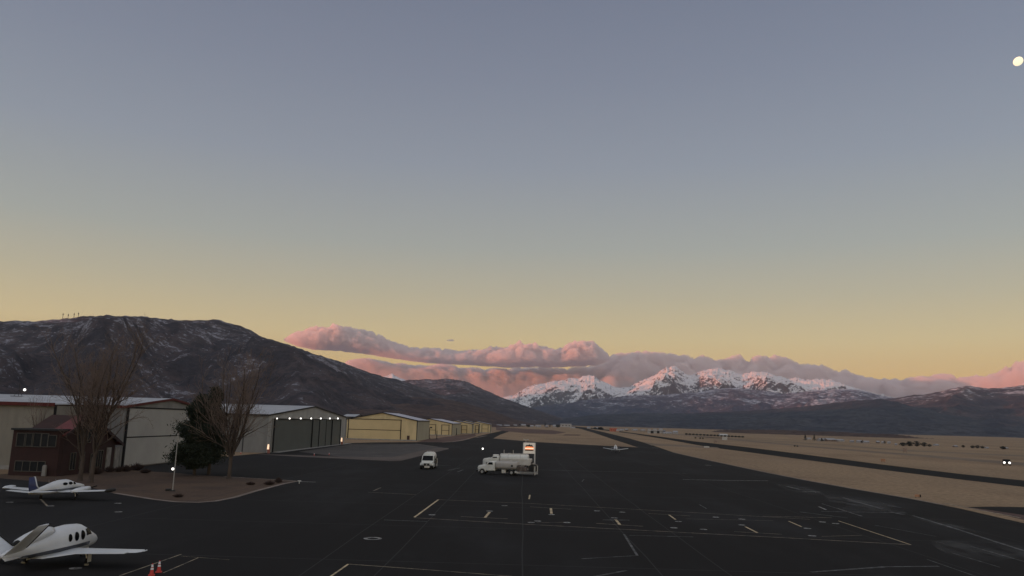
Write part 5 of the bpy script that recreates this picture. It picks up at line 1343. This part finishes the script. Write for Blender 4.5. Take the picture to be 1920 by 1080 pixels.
pine(364, 891, 10.3, 3.3, 'wide dark evergreen with ragged lower boughs, left half of the pair on the lawn', 3, 340, 125, cs=0.44, base_h=0.10, px=0.72)
pine(391, 890, 11.4, 1.9, 'taller dark evergreen, right half of the pair on the lawn', 7, 280, 95, cs=0.44, base_h=0.14, px=0.8)

M_SHRUB = mat('dry_shrub_twigs', (0.07, 0.045, 0.038), 0.95, (0.045, 0.032, 0.028), 1.5)
def shrub(u, v, r, h, label, seed, grp='low dry shrubs', cat='shrub', m=None, n=140):
    rng = random.Random(seed); p = P(u, v)
    root = thing('dry_shrub', (p.x, p.y, 0), 0, label, cat, grp)
    tb = Tubes()
    for i in range(n):
        a = rng.uniform(0, 6.283); s_ = rng.uniform(0.1, 1)
        b = Vector((math.cos(a) * r * s_, math.sin(a) * r * s_, h * rng.uniform(0.5, 1.0) * (1 - 0.5 * s_ * s_)))
        a0 = Vector((math.cos(a) * r * 0.3 * s_, math.sin(a) * r * 0.3 * s_, 0))
        tb.seg(a0, b, 0.02, 0.015, 3)
        c = b + Vector((rng.gauss(0, 1), rng.gauss(0, 1), abs(rng.gauss(0, 1)))) * 0.12 * r
        tb.seg(a0.lerp(b, 0.6), c, 0.02, 0.012, 3)
    tb.build('branches', m or M_SHRUB, root)
sh = [(505, 909, 0.7, 0.45, 'low dark shrub on the pointed end of the lawn, left of its neighbour'), (522, 905, 0.5, 0.6, 'low dark shrub nearest the pointed tip of the lawn'), (470, 909, 0.6, 0.3, 'flattest dry shrub on the lawn below the bare tree'),
      (334, 932, 0.6, 0.25, 'flat dry tuft on the lawn just right of the pole base'), (205, 885, 0.8, 0.8, 'dry shrub at the right end of the red building'), (222, 884.5, 0.7, 0.7, 'dry shrub below the big hangar corner'),
      (236, 884, 0.9, 0.9, 'dry shrub below the left part of the pale hangar door'), (256, 881.5, 1.1, 1.0, 'widest dry shrub, below the pale hangar door'), (272, 887, 0.8, 0.5, 'low reddish shrub on the lawn below the pale hangar door'), (181, 889, 0.9, 1.0, 'dark shrub by the trunk at the red gable')]
for i, (u, v, r, h, lb) in enumerate(sh): shrub(u, v, r, h, lb, 100 + i)

# ---------------------------------------------------------------- far village
M_HW = mat('pale_house_wall', (0.42, 0.40, 0.38), 0.8, (0.32, 0.30, 0.29), 0.3)
M_HR = mat('pale_house_roof', (0.34, 0.34, 0.36), 0.7, (0.24, 0.24, 0.26), 0.3)
M_HB = mat('brown_house_wall', (0.22, 0.16, 0.13), 0.8, (0.16, 0.12, 0.1), 0.3)
M_HO = mat('orange_red_barn', (0.50, 0.15, 0.09), 0.8, (0.4, 0.12, 0.08), 0.3)
def far_house(u, v, wpx, hpx, label, wm=None, rm=None, cat='house', grp='far houses across the valley floor', rz=0.0, flat=False):
    p = P(u, v); k = p.y / FPX * 1.03
    w_, h_ = wpx * k, hpx * k
    root = thing('far_house', (p.x, p.y, 0), rz, label, cat, grp)
    d_ = min(w_, 14)
    e = h_ * (0.95 if flat else 0.6)
    bm = bmesh.new(); prism(bm, [(-d_ / 2, 0), (d_ / 2, 0), (d_ / 2, e), (0, h_ * (0.96 if flat else 0.98)), (-d_ / 2, e)], 'X', -w_ / 2, w_ / 2); part('wall', bm, wm or M_HW, root)
    bm = bmesh.new()
    for s in (-1, 1): prism(bm, [(0, h_), (s * d_ * 0.54, e - 0.1), (s * d_ * 0.54, e + 0.2), (0, h_ + 0.3)], 'X', -w_ * 0.53, w_ * 0.53)
    part('roof', bm, rm or M_HR, root)
    bm = bmesh.new()
    for i in range(3): box(bm, (-w_ * 0.3 + w_ * 0.3 * i, -d_ / 2 - 0.02, e * 0.5), (w_ * 0.09, 0.1, e * 0.3))
    part('window_row', bm, M_GLASS, root)
FAR = [(913, 800, 6, 3.5), (925, 799.5, 7, 3), (936, 799.8, 9, 3.2), (950, 800, 10, 3), (966, 799.6, 6, 3), (980, 799.5, 10, 4), (997, 801, 6, 3.2), (1009, 801, 10, 3), (1025, 801.5, 5, 3), (1040, 801, 6, 4), (1104, 803.5, 6, 2.6), (1118, 804, 8, 2.4), (1166, 808, 7, 3), (1175, 808, 5, 3.6), (1190, 807.5, 8, 2.6), (1205, 808, 7, 2.4),
       (1516, 824.5, 7, 3), (1541, 827, 12, 4), (1556, 827.5, 16, 4.6), (1574, 828, 12, 3.6), (1597, 829.5, 6, 3), (1611, 830, 8, 3.6), (1624, 831, 9, 3.6), (1646, 831, 5, 3.4), (1655, 831.5, 4, 3), (1667, 832, 5, 3.2), (1680, 835, 4, 2.5), (1755, 836, 7, 2.6), (1791, 838.3, 6, 2.2), (1850, 841, 5, 2), (1886, 841.5, 6, 1.8)]
near = lambda u: ('below the dark ridge end' if u < 1060 else 'below the valley mouth' if u < 1300 else 'near the pair of far trees' if u < 1600 else 'right of the far farm roofs' if u < 1700 else 'near the far right thicket')
sz = lambda w_: 'tiny' if w_ < 6 else 'small' if w_ < 9 else 'long'
ordn = ['first', 'second', 'third', 'fourth', 'fifth', 'sixth', 'seventh', 'eighth', 'ninth', 'tenth', 'eleventh', 'twelfth']
cnt = {}
for i, (u, v, w_, h_) in enumerate(FAR):
    k = near(u); cnt[k] = cnt.get(k, 0) + 1
    far_house(u, v, w_, h_, '%s pale far house, %s from left %s' % (sz(w_), ordn[cnt[k] - 1], k), M_HB if i % 5 == 3 else None, None, rz=R((i * 37) % 40 - 20))
far_house(1061, 801, 19, 6, 'long flat-roofed white building among the far trees below the ridge end', None, None, 'building', flat=True)
far_house(1074, 803.2, 8, 2.4, 'low white shed just right of the long flat-roofed white building')
far_house(1150, 809, 12, 5.5, 'orange-red far barn at the valley mouth', M_HO, M_HO, 'barn', flat=True)
far_house(1158, 809.5, 5, 3.5, 'pale orange far shed beside the orange-red barn', mat('pale_orange_wall', (0.6, 0.36, 0.26), 0.8), None, 'shed')
for i, (u, w_, h_, lb) in enumerate(((1217, 5, 7.5, 'first tall pale block from the left on the far valley floor'), (1228, 6, 7.5, 'second tall pale block on the far valley floor'), (1239, 6, 8, 'third and tallest pale block on the far valley floor'))):
    far_house(u, 812.5, w_, h_, lb, None, None, 'building', 'tall pale far blocks', flat=True)
    far_house(u + 5.5, 812.5, 5, 5, 'dark-walled link building right of the %s tall pale far block' % ordn[i], M_CHAS, None, 'building', 'dark links between far blocks', flat=True)
far_house(1251, 813.8, 14, 3.6, 'low pale shed right of the tall far blocks')
far_house(1266, 813.6, 8, 5, 'pointed pale roof right of the low far shed')
far_house(1356, 818.5, 13, 4, 'white barn roof alone above the far hedge', None, mat('white_roof', (0.55, 0.54, 0.52), 0.6), 'barn')
M_FT = mat('far_dark_foliage', (0.022, 0.024, 0.022), 0.95, (0.035, 0.035, 0.03), 0.1)
def far_tree(u, v, wpx, hpx, label, seed, conical=False, grp='far trees on the valley floor'):
    rng = random.Random(seed); p = P(u, v); k = p.y / FPX * 1.03; w_, h_ = wpx * k / 2, hpx * k
    root = thing('far_tree', (p.x, p.y, 0), 0, label, 'tree', grp)
    tb = Tubes(); tb.seg(Vector((0, 0, 0)), Vector((0, 0, h_ * 0.6)), w_ * 0.12, w_ * 0.05, 5); tb.build('trunk', M_BARK, root)
    V_, F_ = [], []; s0 = w_ * 0.35
    for i in range(150):
        t_ = rng.random(); rr = (1 - t_) * w_ if conical else w_ * math.sqrt(max(0, 1 - (2 * t_ - 1) ** 2))
        a = rng.uniform(0, 6.283); q = Vector((math.cos(a) * rr * rng.uniform(0.2, 1), math.sin(a) * rr * rng.uniform(0.2, 1), h_ * (0.1 + 0.88 * t_)))
        n1 = Vector((rng.gauss(0, 1), rng.gauss(0, 1), rng.gauss(0, 1))).normalized(); n2 = n1.orthogonal().normalized(); kk = len(V_)
        V_ += [q - n1 * s0 * .5, q + n2 * s0 * .4, q + n1 * s0 * .5, q - n2 * s0 * .4]; F_.append((kk, kk + 1, kk + 2, kk + 3))
    me = bpy.data.meshes.new('crown'); me.from_pydata(V_, [], F_); me.update(); obj('crown', me, M_FT, root)
far_tree(1022, 800.5, 5, 8, 'pointed dark tree beside the far houses below the ridge', 1, True); far_tree(1031, 800.8, 4, 5.5, 'shorter dark tree right of the pointed one below the ridge', 2)
far_tree(1046, 801.5, 9, 5, 'round dark tree just left of the long white building', 3); far_tree(975, 799.5, 6, 4.5, 'dark tree between far pale houses, left group', 4); far_tree(991, 800.5, 8, 3.5, 'low wide dark tree between far pale houses, left group', 5)
far_tree(1126, 805.5, 12, 4, 'wide dark tree left of the orange-red barn', 6); far_tree(1116, 805, 7, 3.5, 'small dark tree farther left of the orange-red barn', 7)
far_tree(1510, 826, 8, 11, 'left tree of the pair of tall far evergreens on the right', 8, True); far_tree(1527, 826.5, 8, 11.5, 'right tree of the pair of tall far evergreens on the right', 9, True); far_tree(1541, 827.5, 8, 6, 'small dark tree before the far farm roofs', 10, True)
far_tree(1659, 832, 5, 5, 'tiny round tree among the far right houses', 12); far_tree(1806, 839, 7, 4, 'small round tree in the far right field', 13); far_tree(1618, 830.5, 9, 4, 'dark tree leaning over the reddish far farm roof', 14)
for i, (u, w_, h_) in enumerate(((1693, 14, 6), (1706, 16, 8), (1719, 14, 9), (1733, 12, 7), (1743, 8, 4.5))): far_tree(u, 836.3 + i * 0.3, w_, h_, '%s clump from the left in the thicket of dark far trees' % ordn[i], 20 + i, grp='thicket of far trees')
for i, (u, w_, h_) in enumerate(((1824, 9, 4.5), (1833, 9, 5), (1842, 8, 4))): far_tree(u, 840.3 + i * 0.2, w_, h_, '%s of three dark bushes in the far right field' % ordn[i], 30 + i, grp='three far bushes')
far_tree(1881, 842.3, 12, 5, 'dark bush nearest the right edge in the far field', 40)
# clipped hedge row: bushes one can still count
for i in range(17):
    u = 1287 + i * 6.6
    far_tree(u, 815.2 + i * 0.33, 6.5, 2.6, 'small dark bush of the evenly spaced far hedge row', 50 + i, grp='bushes of the far hedge row')
for i, (u, v) in enumerate(((1304, 822.3), (1313, 823), (1318, 823.2), (1490, 837.5), (1495, 838))):
    far_tree(u, v, 4, 2.6, '%s lone dark bush out in the dry field' % ordn[i], 80 + i, grp='lone bushes in the dry field')
for i, (u, v, w_, h_) in enumerate(((789, 778, 6, 6), (818, 783, 6, 5), (836, 786, 7, 6), (845, 789, 6, 4), (862, 790, 5, 4))):
    q = PY(u, v + h_, 640)
    pass
# ---------------------------------------------------------------- haze
hz = bpy.data.materials.new('haze_air'); hz.use_nodes = True
t = hz.node_tree; t.nodes.remove(t.nodes['Principled BSDF'])
v = t.nodes.new('ShaderNodeVolumePrincipled')
v.inputs['Color'].default_value = (0.72, 0.82, 1.0, 1)
v.inputs['Density'].default_value = 2.3e-5
t.links.new(v.outputs[0], t.nodes['Material Output'].inputs['Volume'])
bm = bx(((0), 5200, 610), (31000, 22400, 1430))
o = obj('haze', bm, hz)
tag(o, 'thin blue morning haze over the valley', 'haze', None, 'stuff')
